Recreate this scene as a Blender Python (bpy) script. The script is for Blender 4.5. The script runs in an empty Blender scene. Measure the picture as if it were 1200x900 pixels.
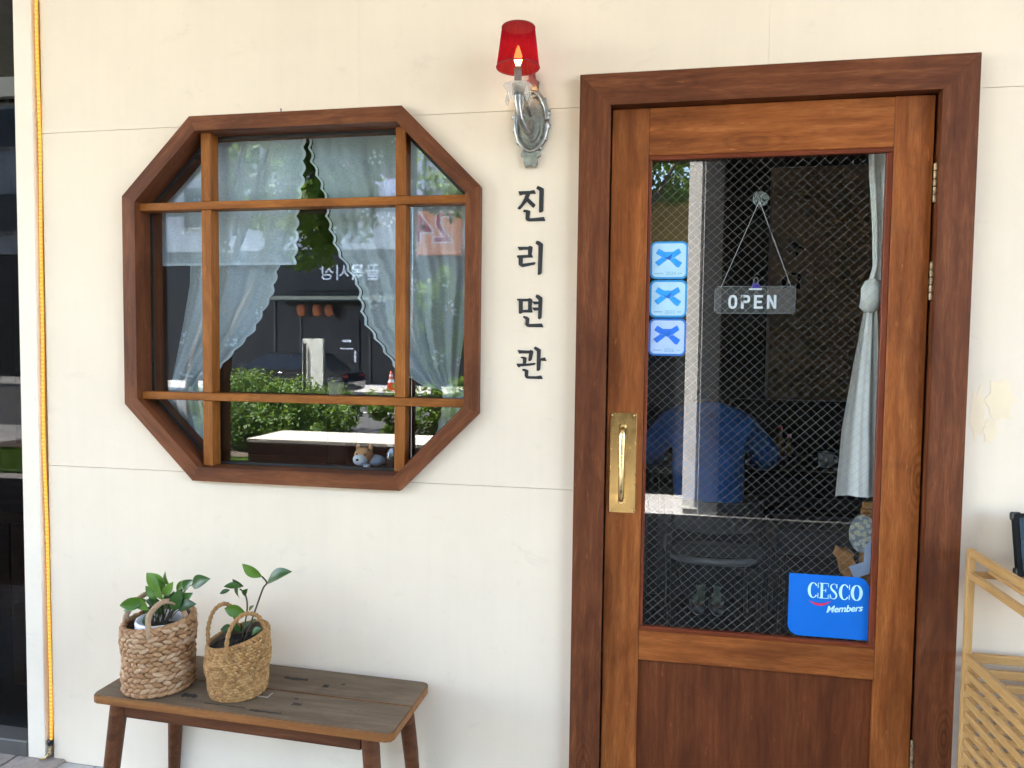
import bpy, bmesh, math, random
from mathutils import Vector, Matrix, Euler
from mathutils.geometry import tessellate_polygon
random.seed(7)
S = bpy.context.scene
C = S.collection
RAD = math.radians

# ------------------------------------------------------------------ camera
cam_d = bpy.data.cameras.new('camera'); cam = bpy.data.objects.new('camera', cam_d); C.objects.link(cam)
cam_d.sensor_width = 36.0; cam_d.lens = 25.275; cam_d.clip_start = 0.05; cam_d.clip_end = 3000
_ya, _pi, _ro = RAD(10.387), RAD(2.801), RAD(0.699)
_fw = Vector((-math.sin(_ya)*math.cos(_pi), math.cos(_ya)*math.cos(_pi), -math.sin(_pi)))
_rt = Vector((math.cos(_ya), math.sin(_ya), 0)); _up = _rt.cross(_fw)
_r2 = _rt*math.cos(_ro) + _up*math.sin(_ro); _u2 = _up*math.cos(_ro) - _rt*math.sin(_ro)
_m = Matrix((_r2, _u2, -_fw)).transposed().to_4x4(); _m.translation = Vector((0, -2.28, 1.555))
cam.matrix_world = _m
S.camera = cam

# ------------------------------------------------------------------ world, sun, exposure
SUN_DIR = Vector((-0.50, 0.0, 0.866)).normalized()      # towards the sun
w = bpy.data.worlds.new('World'); S.world = w; w.use_nodes = True
nt = w.node_tree; nt.nodes.clear()
sky = nt.nodes.new('ShaderNodeTexSky'); sky.sky_type = 'NISHITA'; sky.sun_disc = False
sky.sun_elevation = math.asin(SUN_DIR.z); sky.sun_rotation = math.atan2(SUN_DIR.x, SUN_DIR.y)
sky.air_density = 1.0; sky.dust_density = 1.5; sky.ozone_density = 1.0
bg = nt.nodes.new('ShaderNodeBackground'); bg.inputs[1].default_value = 0.15
wo = nt.nodes.new('ShaderNodeOutputWorld'); nt.links.new(sky.outputs[0], bg.inputs[0]); nt.links.new(bg.outputs[0], wo.inputs[0])
sl = bpy.data.lights.new('sun', 'SUN'); sl.energy = 4.5; sl.angle = RAD(0.53); sl.color = (1.0, 0.95, 0.87)
so = bpy.data.objects.new('sun', sl); C.objects.link(so); so.rotation_euler = SUN_DIR.to_track_quat('Z', 'Y').to_euler(); so.location = (0, 0, 30)
vs = S.view_settings; vs.view_transform = 'Standard'; vs.look = 'None'; vs.gamma = 1.0; vs.use_curve_mapping = False
vs.exposure = 4.0
S.cycles.use_denoising = True
S.cycles.max_bounces = 12; S.cycles.diffuse_bounces = 5; S.cycles.glossy_bounces = 5; S.cycles.transparent_max_bounces = 24
S.cycles.sample_clamp_indirect = 12.0
S.cycles.caustics_reflective = False; S.cycles.caustics_refractive = False

# ------------------------------------------------------------------ helpers: objects
def lin(r, g=None, b=None):
    if g is None: r, g, b = r
    f = lambda v: (v/255/12.92) if v/255 <= 0.04045 else ((v/255+0.055)/1.055)**2.4
    return (f(r), f(g), f(b), 1)
WLOC = {}
def thing(name, label, cat, loc=(0, 0, 0), rotz=0.0, group=None):
    o = bpy.data.objects.new(name, None); C.objects.link(o); o.empty_display_size = 0.1
    o.location = loc; o.rotation_euler = (0, 0, rotz); o['label'] = label; o['category'] = cat
    if group: o['group'] = group
    WLOC[o.name] = Vector(loc); return o
def part(name, mesh, mat, parent=None, loc=(0, 0, 0), rot=(0, 0, 0), local=False, smooth=False, label=None, kind=None):
    o = bpy.data.objects.new(name, mesh); C.objects.link(o)
    if mat is not None and not mesh.materials: mesh.materials.append(mat)
    if smooth:
        for p in mesh.polygons: p.use_smooth = True
    loc = Vector(loc)
    WLOC[o.name] = loc.copy()
    if parent is not None:
        o.parent = parent
        if not local: loc = loc - WLOC[parent.name]
    o.location = loc; o.rotation_euler = rot
    if label: o['label'] = label
    if kind: o['kind'] = kind
    return o
def tag(o, label, cat, group=None):
    o['label'] = label; o['category'] = cat
    if group: o['group'] = group
    return o
def structure(name, mesh, mat, loc=(0, 0, 0)):
    o = part(name, mesh, mat, None, loc); o['kind'] = 'structure'; return o
def copy_tree(o, parent=None, loc=None, rotz=None):
    c = o.copy(); C.objects.link(c); c.parent = parent
    if loc is not None: c.location = loc
    if rotz is not None: c.rotation_euler = (0, 0, rotz)
    for ch in list(o.children): copy_tree(ch, c)
    return c

# ------------------------------------------------------------------ helpers: meshes
def mesh_of(bm, name='m'):
    me = bpy.data.meshes.new(name); bm.to_mesh(me); bm.free(); return me
def pyd(v, f, name='m'):
    me = bpy.data.meshes.new(name); me.from_pydata([tuple(a) for a in v], [], f); me.update(); return me
def add_box(bm, cx, cy, cz, sx, sy, sz, bev=0.0, segs=1, rot=None):
    r = bmesh.ops.create_cube(bm, size=1.0); vs_ = r['verts']
    bmesh.ops.scale(bm, vec=(sx, sy, sz), verts=vs_)
    if bev > 0:
        es = list({e for v in vs_ for e in v.link_edges})
        rr = bmesh.ops.bevel(bm, geom=es, offset=bev, segments=segs, affect='EDGES', profile=0.5)
        vs_ = list({v for f in rr['faces'] for v in f.verts} | {v for v in vs_ if v.is_valid})
    if rot is not None: bmesh.ops.rotate(bm, cent=(0, 0, 0), matrix=Euler(rot).to_matrix(), verts=vs_)
    bmesh.ops.translate(bm, vec=(cx, cy, cz), verts=vs_)
def box(sx, sy, sz, bev=0.0, segs=1):
    bm = bmesh.new(); add_box(bm, 0, 0, 0, sx, sy, sz, bev, segs); return mesh_of(bm)
def boxes(lst, bev=0.0):
    bm = bmesh.new()
    for (x0, x1, y0, y1, z0, z1) in lst:
        add_box(bm, (x0+x1)/2, (y0+y1)/2, (z0+z1)/2, x1-x0, y1-y0, z1-z0, bev)
    return mesh_of(bm)
def add_prism(bm, pts, y0, y1, tess=True):
    """pts: (x,z) outline; extruded from y0 (front) to y1."""
    a = 0
    for i in range(len(pts)):
        x1, z1 = pts[i]; x2, z2 = pts[(i+1) % len(pts)]; a += x1*z2 - x2*z1
    if a < 0: pts = pts[::-1]
    f = [bm.verts.new((x, y0, z)) for x, z in pts]; b = [bm.verts.new((x, y1, z)) for x, z in pts]
    n = len(pts)
    if n > 4 and tess:
        for t3 in tessellate_polygon([[Vector((x, z, 0)) for x, z in pts]]):
            bm.faces.new([f[i] for i in t3]); bm.faces.new([b[i] for i in t3[::-1]])
    else:
        bm.faces.new(f); bm.faces.new(b[::-1])
    for i in range(n):
        j = (i+1) % n; bm.faces.new((f[j], f[i], b[i], b[j]))
def prism(polys, y0, y1, bev=0.0):
    bm = bmesh.new()
    for p in polys: add_prism(bm, p, y0, y1, bev <= 0)
    if bev > 0:
        es = [e for e in bm.edges if e.calc_face_angle(0) > 0.5]
        bmesh.ops.bevel(bm, geom=es, offset=bev, segments=1, affect='EDGES')
    bmesh.ops.triangulate(bm, faces=[f for f in bm.faces if len(f.verts) > 4], quad_method='FIXED', ngon_method='EAR_CLIP')
    bmesh.ops.recalc_face_normals(bm, faces=bm.faces[:])
    return mesh_of(bm)
def add_lathe(bm, prof, seg=24, c=(0, 0, 0), cap=True, fn=None):
    rings = []
    for (r, z) in prof:
        ring = []
        for i in range(seg):
            a = 2*math.pi*i/seg; k = fn(a, z) if fn else 1.0
            ring.append(bm.verts.new((c[0]+r*k*math.cos(a), c[1]+r*k*math.sin(a), c[2]+z)))
        rings.append(ring)
    for a, b in zip(rings[:-1], rings[1:]):
        for i in range(seg):
            j = (i+1) % seg; bm.faces.new((a[i], a[j], b[j], b[i]))
    if cap:
        bm.faces.new(rings[0][::-1]); bm.faces.new(rings[-1])
def lathe(prof, seg=24, cap=True, fn=None):
    bm = bmesh.new(); add_lathe(bm, prof, seg, (0, 0, 0), cap, fn); return mesh_of(bm)
def add_tube(bm, pts, rad, seg=8, cap=True):
    pts = [Vector(p) for p in pts]; n = len(pts)
    rs = rad if isinstance(rad, (list, tuple)) else [rad]*n
    rings = []; up = None
    for i, p in enumerate(pts):
        t = (pts[min(i+1, n-1)] - pts[max(i-1, 0)]).normalized()
        if up is None:
            up = Vector((0, 0, 1)) if abs(t.z) < 0.9 else Vector((1, 0, 0))
        s = t.cross(up).normalized(); up = s.cross(t).normalized()
        rings.append([bm.verts.new(p + (s*math.cos(2*math.pi*k/seg) + up*math.sin(2*math.pi*k/seg))*rs[i]) for k in range(seg)])
    for a, b in zip(rings[:-1], rings[1:]):
        for k in range(seg):
            j = (k+1) % seg; bm.faces.new((a[k], b[k], b[j], a[j]))
    if cap: bm.faces.new(rings[0]); bm.faces.new(rings[-1][::-1])
    return rings
def tube(pts, rad, seg=8):
    bm = bmesh.new(); add_tube(bm, pts, rad, seg); bmesh.ops.recalc_face_normals(bm, faces=bm.faces[:]); return mesh_of(bm)
def spline(pts, n):
    pts = [Vector(p) for p in pts]; out = []
    P_ = [pts[0]*2 - pts[1]] + pts + [pts[-1]*2 - pts[-2]]
    for i in range(1, len(P_)-2):
        for k in range(n):
            t = k/n; a, b, c, d = P_[i-1], P_[i], P_[i+1], P_[i+2]
            out.append(0.5*((2*b) + (c-a)*t + (2*a-5*b+4*c-d)*t*t + (3*b-a-3*c+d)*t**3))
    out.append(pts[-1]); return out
def pl(poly, z, horiz=False):
    """x on a polyline of (x,z) points at height z (points sorted from the top)."""
    if z >= poly[0][1]: return poly[0][0]
    for (x0, z0), (x1, z1) in zip(poly[:-1], poly[1:]):
        if z1 <= z <= z0: return x0 + (x1-x0)*((z0-z)/max(z0-z1, 1e-6))
    return poly[-1][0]
def ribbon(pts, wid):
    """outline of a stroke of varying width in (x,z)."""
    L, R = [], []; n = len(pts)
    for i in range(n):
        a = Vector(pts[max(i-1, 0)]); b = Vector(pts[min(i+1, n-1)]); t = (b-a).normalized(); s = Vector((-t.y, t.x))
        p = Vector(pts[i]); wd = wid[i] if isinstance(wid, (list, tuple)) else wid
        L.append(tuple(p + s*wd/2)); R.append(tuple(p - s*wd/2))
    return L + R[::-1]
def ribbon_quads(bm, pts, wid, y0, y1):
    o = ribbon(pts, wid); n = len(pts)
    for i in range(n-1):
        add_prism(bm, [o[i], o[i+1], o[2*n-2-i], o[2*n-1-i]], y0, y1)
def rrect(x0, x1, z0, z1, r, seg=6, corners=(1, 1, 1, 1)):
    pts = []
    for (cx, cz, a0, on) in ((x1-r, z1-r, 0, corners[0]), (x0+r, z1-r, 90, corners[1]), (x0+r, z0+r, 180, corners[2]), (x1-r, z0+r, 270, corners[3])):
        if on:
            for k in range(seg+1):
                a = RAD(a0 + 90*k/seg); pts.append((cx+r*math.cos(a), cz+r*math.sin(a)))
        else:
            pts.append((cx + (r if a0 in (0, 270) else -r), cz + (r if a0 in (0, 90) else -r)))
    return pts
def text_mesh(s, size, depth=0.002, bold=0.0, align='CENTER', space=1.0, sx=1.0, shear=0.0):
    cu = bpy.data.curves.new('t', 'FONT'); cu.body = s; cu.size = size; cu.extrude = depth/2; cu.offset = bold
    cu.align_x = align; cu.align_y = 'CENTER'; cu.space_character = space; cu.shear = shear; cu.resolution_u = 4
    o = bpy.data.objects.new('t', cu); C.objects.link(o)
    dg = bpy.context.evaluated_depsgraph_get(); me = bpy.data.meshes.new_from_object(o.evaluated_get(dg))
    bpy.data.objects.remove(o); bpy.data.curves.remove(cu)
    me.transform(Matrix.Rotation(math.pi/2, 4, 'X') @ Matrix.Diagonal((sx, 1, 1, 1))); me.materials.clear()
    return me
def skin_mesh(verts, edges, radii, sub=2):
    me = bpy.data.meshes.new('s'); me.from_pydata(verts, edges, []); o = bpy.data.objects.new('s', me); C.objects.link(o)
    o.modifiers.new('skin', 'SKIN'); sv = me.skin_vertices[0].data
    for i, r in enumerate(radii):
        sv[i].radius = r if isinstance(r, tuple) else (r, r)
    sv[0].use_root = True
    m = o.modifiers.new('sub', 'SUBSURF'); m.levels = sub; m.render_levels = sub
    dg = bpy.context.evaluated_depsgraph_get(); out = bpy.data.meshes.new_from_object(o.evaluated_get(dg))
    bpy.data.objects.remove(o); bpy.data.meshes.remove(me)
    for p in out.polygons: p.use_smooth = True
    return out

# ------------------------------------------------------------------ helpers: materials
class NT:
    def __init__(s, name):
        s.m = bpy.data.materials.new(name); s.m.use_nodes = True; s.t = s.m.node_tree; s.t.nodes.clear()
        s.out = s.n('ShaderNodeOutputMaterial'); s.tc = None
    def n(s, typ, **kw):
        x = s.t.nodes.new(typ)
        for k, v in kw.items(): setattr(x, k, v)
        return x
    def l(s, a, b): s.t.links.new(a, b)
    def setin(s, sock, v):
        if hasattr(v, 'is_output') or isinstance(v, bpy.types.NodeSocket): s.l(v, sock)
        else: sock.default_value = v
    def co(s, scale=(1, 1, 1), kind='Object', rand=False, rot=(0, 0, 0)):
        if s.tc is None: s.tc = s.n('ShaderNodeTexCoord')
        v = s.tc.outputs[kind]
        if rand:
            oi = s.n('ShaderNodeObjectInfo'); mu = s.n('ShaderNodeVectorMath', operation='SCALE'); cb = s.n('ShaderNodeCombineXYZ')
            for k, f in enumerate((37.0, 91.0, 53.0)):
                m_ = s.n('ShaderNodeMath', operation='MULTIPLY'); s.l(oi.outputs['Random'], m_.inputs[0]); m_.inputs[1].default_value = f; s.l(m_.outputs[0], cb.inputs[k])
            ad = s.n('ShaderNodeVectorMath', operation='ADD'); s.l(v, ad.inputs[0]); s.l(cb.outputs[0], ad.inputs[1]); v = ad.outputs[0]
        mp = s.n('ShaderNodeMapping'); s.l(v, mp.inputs[0]); mp.inputs['Scale'].default_value = scale; mp.inputs['Rotation'].default_value = rot
        return mp.outputs[0]
    def noise(s, co, scale=5.0, detail=4.0, rough=0.55, dist=0.0):
        x = s.n('ShaderNodeTexNoise'); s.l(co, x.inputs['Vector']); x.inputs['Scale'].default_value = scale
        x.inputs['Detail'].default_value = detail; x.inputs['Roughness'].default_value = rough; x.inputs['Distortion'].default_value = dist
        return x.outputs['Fac']
    def ramp(s, fac, stops):
        x = s.n('ShaderNodeValToRGB'); e = x.color_ramp.elements
        while len(e) < len(stops): e.new(0.5)
        for i, (p, c) in enumerate(stops): e[i].position = p; e[i].color = c if len(c) == 4 else (*c, 1)
        s.l(fac, x.inputs[0]); return x.outputs[0]
    def mix(s, f, a, b, blend='MIX'):
        x = s.n('ShaderNodeMix', data_type='RGBA', blend_type=blend); s.setin(x.inputs[0], f); s.setin(x.inputs[6], a); s.setin(x.inputs[7], b); return x.outputs[2]
    def math(s, op, a, b=None, clamp=False):
        x = s.n('ShaderNodeMath', operation=op, use_clamp=clamp); s.setin(x.inputs[0], a)
        if b is not None: s.setin(x.inputs[1], b)
        return x.outputs[0]
    def maprange(s, v, a, b, c=0.0, d=1.0):
        x = s.n('ShaderNodeMapRange'); s.l(v, x.inputs[0])
        for i, q in enumerate((a, b, c, d)): x.inputs[i+1].default_value = q
        return x.outputs[0]
    def bump(s, h, strength=0.3, dist=0.01):
        x = s.n('ShaderNodeBump'); x.inputs['Strength'].default_value = strength; x.inputs['Distance'].default_value = dist; s.l(h, x.inputs['Height']); return x.outputs[0]
    def bsdf(s, col, rough=0.6, metal=0.0, normal=None, **kw):
        x = s.n('ShaderNodeBsdfPrincipled'); s.setin(x.inputs['Base Color'], col); s.setin(x.inputs['Roughness'], rough); x.inputs['Metallic'].default_value = metal
        if normal is not None: s.l(normal, x.inputs['Normal'])
        for k, v in kw.items(): s.setin(x.inputs[k.replace('_', ' ')], v)
        s.l(x.outputs[0], s.out.inputs[0]); return x
    def surf(s, sh): s.l(sh, s.out.inputs[0])

def plain(name, col, rough=0.6, metal=0.0, var=0.12, scale=8.0, bump=0.0, bscale=60.0, **kw):
    t = NT(name); co = t.co(rand=True); n = t.noise(co, scale, 4)
    c2 = tuple(min(1, v*(1+var)) for v in col[:3]) + (1,); c1 = tuple(v*(1-var) for v in col[:3]) + (1,)
    c = t.ramp(n, [(0.3, c1), (0.7, c2)])
    nm = t.bump(t.noise(co, bscale, 3), bump, 0.004) if bump > 0 else None
    r = t.maprange(t.noise(co, scale*2.3, 3), 0.3, 0.7, max(rough-0.06, 0.02), min(rough+0.06, 1))
    t.bsdf(c, r, metal, nm, **kw); return t.m
def wood(name, dark, mid, light, rough=0.38, grain=1.0, knots=True, blotch=0.6, bump=0.12):
    t = NT(name)
    co = t.co((1, 1, 1), rand=True)
    warp = t.noise(t.co((1.2, 6, 6), rand=True), 1.0, 3)
    wv = t.n('ShaderNodeVectorMath', operation='SCALE'); cb = t.n('ShaderNodeCombineXYZ')
    t.l(warp, cb.inputs[1]); t.l(warp, cb.inputs[2]); t.l(cb.outputs[0], wv.inputs[0]); wv.inputs['Scale'].default_value = 0.06
    ad = t.n('ShaderNodeVectorMath', operation='ADD'); t.l(co, ad.inputs[0]); t.l(wv.outputs[0], ad.inputs[1])
    m1 = t.n('ShaderNodeMapping'); t.l(ad.outputs[0], m1.inputs[0]); m1.inputs['Scale'].default_value = (3.6, 46*grain, 46*grain)
    m2 = t.n('ShaderNodeMapping'); t.l(ad.outputs[0], m2.inputs[0]); m2.inputs['Scale'].default_value = (22, 420*grain, 420*grain)
    g1 = t.noise(m1.outputs[0], 1.0, 5, 0.6); g2 = t.noise(m2.outputs[0], 1.0, 3, 0.6)
    b = t.noise(t.co((2.4, 7, 7), rand=True), 1.0, 5, 0.62, 0.8)
    base = t.ramp(g1, [(0.22, dark), (0.5, mid), (0.78, light)])
    base = t.mix(t.maprange(g2, 0.40, 0.68, 0.0, 0.50), base, dark)
    base = t.mix(t.math('MULTIPLY', t.maprange(b, 0.45, 0.66), blotch, True), base, tuple(v*0.72 for v in dark[:3]) + (1,))
    h = g2
    if knots:
        vo = t.n('ShaderNodeTexVoronoi'); vo.feature = 'F1'; kc = t.co((1.9, 6.5, 6.5), rand=True)
        t.l(kc, vo.inputs['Vector']); vo.inputs['Scale'].default_value = 1.0; vo.inputs['Randomness'].default_value = 1.0
        dd = vo.outputs['Distance']
        ring = t.math('SINE', t.math('MULTIPLY', t.math('ADD', dd, t.math('MULTIPLY', g1, 0.06)), 110.0))
        mask = t.maprange(dd, 0.05, 0.30, 1.0, 0.0)
        k = t.math('MULTIPLY', mask, t.maprange(ring, -0.4, 1.0, 0.0, 0.55), True)
        base = t.mix(k, base, tuple(v*0.45 for v in dark[:3]) + (1,))
    wear = t.noise(t.co((14, 60, 60), rand=True), 1.0, 3, 0.7)
    base = t.mix(t.maprange(wear, 0.66, 0.78, 0.0, 0.55), base, tuple(min(1, v*1.35) for v in light[:3]) + (1,))
    t.bsdf(base, t.maprange(b, 0.3, 0.7, rough-0.08, rough+0.12), 0.0, t.bump(h, bump, 0.002), Specular_IOR_Level=0.18); return t.m
def glass(name, f0=0.05, tint=(1, 1, 1, 1), rough=0.0):
    t = NT(name); g = t.n('ShaderNodeNewGeometry'); d = t.n('ShaderNodeVectorMath', operation='DOT_PRODUCT')
    t.l(g.outputs['Normal'], d.inputs[0]); t.l(g.outputs['Incoming'], d.inputs[1])
    c = t.math('ABSOLUTE', d.outputs['Value']); k = t.math('POWER', t.math('SUBTRACT', 1.0, c, True), 5.0)
    f = t.math('ADD', t.math('MULTIPLY', k, 1-f0), f0)
    tr = t.n('ShaderNodeBsdfTransparent'); tr.inputs[0].default_value = tint
    gl = t.n('ShaderNodeBsdfGlossy'); gl.inputs['Roughness'].default_value = rough; gl.inputs['Color'].default_value = (1, 1, 1, 1)
    mx = t.n('ShaderNodeMixShader'); t.l(f, mx.inputs[0]); t.l(tr.outputs[0], mx.inputs[1]); t.l(gl.outputs[0], mx.inputs[2]); t.surf(mx.outputs[0]); return t.m
def emit(name, col, st):
    t = NT(name); e = t.n('ShaderNodeEmission'); e.inputs[0].default_value = col; e.inputs[1].default_value = st; t.surf(e.outputs[0]); return t.m
def leafmat(name, c1, c2, trans=0.35, rough=0.45, scale=30.0, spec=0.4):
    t = NT(name); n = t.noise(t.co(kind='Object'), scale, 2); oi = t.n('ShaderNodeNewGeometry')
    col = t.ramp(t.math('ADD', t.math('FRACT', t.math('ADD', oi.outputs['Random Per Island'], t.n('ShaderNodeObjectInfo').outputs['Random'])), t.math('MULTIPLY', t.math('SUBTRACT', n, 0.5), 0.4)), [(0.15, c1), (0.95, c2)])
    p = t.n('ShaderNodeBsdfPrincipled'); t.l(col, p.inputs['Base Color']); p.inputs['Roughness'].default_value = rough; p.inputs['Specular IOR Level'].default_value = spec
    tl = t.n('ShaderNodeBsdfTranslucent'); c3 = t.mix(0.5, col, (0.35, 0.5, 0.05, 1), 'MIX'); t.l(c3, tl.inputs[0])
    mx = t.n('ShaderNodeMixShader'); mx.inputs[0].default_value = trans; t.l(p.outputs[0], mx.inputs[1]); t.l(tl.outputs[0], mx.inputs[2]); t.surf(mx.outputs[0]); return t.m

M = {}
# cream painted fibre-cement board: faint vertical roller streaks, scuffs, grime towards nothing in particular
def wall_paint(name, col):
    t = NT(name); co = t.co(kind='Object')
    streak = t.noise(t.co((19, 19, 0.8)), 1.0, 6, 0.7, 0.3); cloud = t.noise(co, 2.2, 5, 0.6)
    c = t.ramp(cloud, [(0.30, tuple(v*0.93 for v in col[:3])), (0.65, col)])
    c = t.mix(t.maprange(streak, 0.42, 0.72, 0.0, 0.12), c, tuple(v*0.80 for v in col[:3]) + (1,))
    sm = t.noise(t.co((3, 3, 4.5)), 2.4, 6, 0.7, 0.6)
    c = t.mix(t.maprange(sm, 0.60, 0.78, 0.0, 0.26), c, (0.42, 0.38, 0.31, 1))
    sp = t.noise(co, 55, 2, 0.5)
    c = t.mix(t.maprange(sp, 0.74, 0.78, 0.0, 0.30), c, (0.36, 0.33, 0.27, 1))
    scr = t.noise(t.co((6, 6, 90), rot=(0, 0.5, 0)), 1.0, 3, 0.6)
    c = t.mix(t.maprange(scr, 0.74, 0.80, 0.0, 0.10), c, (0.5, 0.45, 0.38, 1))
    h = t.math('ADD', t.math('MULTIPLY', streak, 0.6), t.noise(co, 130, 3))
    t.bsdf(c, t.maprange(cloud, 0.3, 0.7, 0.5, 0.66), 0, t.bump(h, 0.10, 0.002), Specular_IOR_Level=0.3); return t.m
M['wall'] = wall_paint('cream_wall_paint', (0.79, 0.668, 0.53, 1))
M['post'] = wall_paint('cream_post_paint', (0.80, 0.70, 0.58, 1))
M['joint'] = plain('joint_filler', (0.50, 0.44, 0.34, 1), 0.9)
M['patch'] = plain('yellowed_filler', (0.79, 0.64, 0.45, 1), 0.75, var=0.06)
M['frame'] = wood('dark_stained_pine', lin(76, 38, 22), lin(108, 61, 36), lin(136, 83, 50), 0.46)
M['door'] = wood('door_stained_pine', lin(104, 53, 23), lin(148, 84, 40), lin(174, 110, 58), 0.44)
M['panelw'] = wood('door_panel_veneer', lin(80, 39, 21), lin(106, 57, 31), lin(126, 72, 40), 0.46, 1.4, False)
M['mull'] = wood('honey_pine', lin(108, 60, 22), lin(150, 90, 38), lin(178, 116, 56), 0.42, knots=False, blotch=0.4)
M['bead'] = wood('reddish_bead', lin(88, 38, 22), lin(112, 54, 32), lin(130, 68, 40), 0.35, knots=False, blotch=0.3)
M['winframe'] = wood('window_frame_pine', lin(80, 42, 24), lin(114, 66, 39), lin(140, 87, 54), 0.46)
M['glass'] = glass('clear_pane', 0.055, (0.96, 0.975, 0.98, 1))
M['glass_dark'] = glass('shop_pane', 0.016, (0.5, 0.5, 0.5, 1))
M['wire'] = plain('glass_wire', (0.44, 0.43, 0.41, 1), 0.45, 0.3, 0.05)
M['brass'] = plain('polished_brass', (0.42, 0.29, 0.12, 1), 0.24, 1.0, 0.08, 12)
M['brass_grip'] = plain('worn_brass', (0.80, 0.62, 0.32, 1), 0.22, 1.0, 0.12, 30, 0.05, 90)
M['hinge'] = plain('antique_hinge', (0.30, 0.22, 0.14, 1), 0.55, 0.9, 0.35, 45, 0.2, 120)
M['ink'] = plain('black_lettering', (0.012, 0.012, 0.016, 1), 0.5, 0, 0.2)
M['black'] = plain('black_plastic', (0.012, 0.012, 0.013, 1), 0.45, 0, 0.15)
M['white'] = plain('white_print', (0.86, 0.88, 0.90, 1), 0.5, 0, 0.03)

def sheer(name, col, opac, lace=True):
    t = NT(name); co = t.co(kind='Object')
    vo = t.n('ShaderNodeTexVoronoi'); vo.feature = 'F1'; t.l(t.co((1, 0.2, 1)), vo.inputs['Vector']); vo.inputs['Scale'].default_value = 9.0
    v2 = t.n('ShaderNodeTexVoronoi'); v2.feature = 'F1'; t.l(t.co((1, 0.2, 1)), v2.inputs['Vector']); v2.inputs['Scale'].default_value = 62.0
    spot = t.math('MULTIPLY', t.maprange(vo.outputs['Distance'], 0.20, 0.32, 1.0, 0.0), t.maprange(v2.outputs['Distance'], 0.28, 0.48, 1.0, 0.0))
    thr = t.noise(t.co((180, 30, 180)), 1.0, 2)
    op = t.math('ADD', opac, t.math('MULTIPLY', spot, 0.42 if lace else 0.0)); op = t.math('ADD', op, t.maprange(thr, 0.3, 0.7, -0.06, 0.06), True)
    d = t.n('ShaderNodeBsdfDiffuse'); d.inputs[0].default_value = col; tl = t.n('ShaderNodeBsdfTranslucent'); tl.inputs[0].default_value = col
    m1 = t.n('ShaderNodeMixShader'); m1.inputs[0].default_value = 0.2; t.l(d.outputs[0], m1.inputs[1]); t.l(tl.outputs[0], m1.inputs[2])
    tr = t.n('ShaderNodeBsdfTransparent'); m2 = t.n('ShaderNodeMixShader'); t.l(op, m2.inputs[0]); t.l(tr.outputs[0], m2.inputs[1]); t.l(m1.outputs[0], m2.inputs[2]); t.surf(m2.outputs[0]); return t.m
M['sheer'] = sheer('sheer_lace', (0.76, 0.91, 1.0, 1), 0.57)
M['sheer2'] = sheer('sheer_hem', (0.76, 0.88, 0.95, 1), 0.72, False)
M['curtain'] = plain('cotton_curtain', (0.86, 0.87, 0.85, 1), 0.9, 0, 0.05, 20, 0.1, 300)

# ------------------------------------------------------------------ the setting: ground, street
def pave(name, c1, c2, bscale=3.3):
    t = NT(name); co = t.co(kind='Object'); br = t.n('ShaderNodeTexBrick'); t.l(co, br.inputs['Vector']); br.inputs['Scale'].default_value = bscale
    br.inputs['Color1'].default_value = c1; br.inputs['Color2'].default_value = c2; br.inputs['Mortar'].default_value = tuple(v*0.5 for v in c1[:3]) + (1,); br.inputs['Mortar Size'].default_value = 0.012
    n = t.noise(co, 14, 5); c = t.mix(t.maprange(n, 0.3, 0.75, 0.0, 0.35), br.outputs[0], tuple(v*0.6 for v in c1[:3]) + (1,))
    t.bsdf(c, 0.9, 0, t.bump(n, 0.2, 0.01), Specular_IOR_Level=0.05); return t.m
def ground_mat(name, c1, c2, scale=20, rough=0.9, bump=0.4):
    t = NT(name); co = t.co(kind='Object'); n = t.noise(co, scale, 6, 0.65); n2 = t.noise(co, 0.6, 4)
    c = t.mix(t.maprange(n2, 0.35, 0.7, 0.0, 0.4), t.ramp(n, [(0.3, c1), (0.7, c2)]), c1); t.bsdf(c, rough, 0, t.bump(n, bump, 0.02)); return t.m
M['pave'] = pave('paving', (0.40, 0.385, 0.37, 1), (0.46, 0.445, 0.43, 1))
M['paver'] = ground_mat('paver_stone', (0.24, 0.20, 0.175, 1), (0.36, 0.315, 0.28, 1), 60, 0.88, 0.3)
M['asphalt'] = ground_mat('asphalt', (0.045, 0.045, 0.047, 1), (0.075, 0.073, 0.07, 1), 90)
M['soil'] = ground_mat('soil', (0.05, 0.035, 0.024, 1), (0.11, 0.08, 0.055, 1), 25)
M['grass'] = leafmat('lawn_grass', (0.05, 0.12, 0.015, 1), (0.12, 0.24, 0.03, 1), 0.3, 0.6, 6)
M['concrete'] = plain('concrete', (0.36, 0.35, 0.33, 1), 0.85, 0, 0.15, 5, 0.3, 90)
M['stucco'] = plain('rough_stucco', (0.55, 0.54, 0.52, 1), 0.9, 0, 0.2, 60, 0.6, 160)
M['greypanel'] = plain('grey_panel', (0.46, 0.46, 0.48, 1), 0.6, 0, 0.06)
M['paint'] = plain('road_paint', (0.75, 0.74, 0.70, 1), 0.7)

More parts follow.
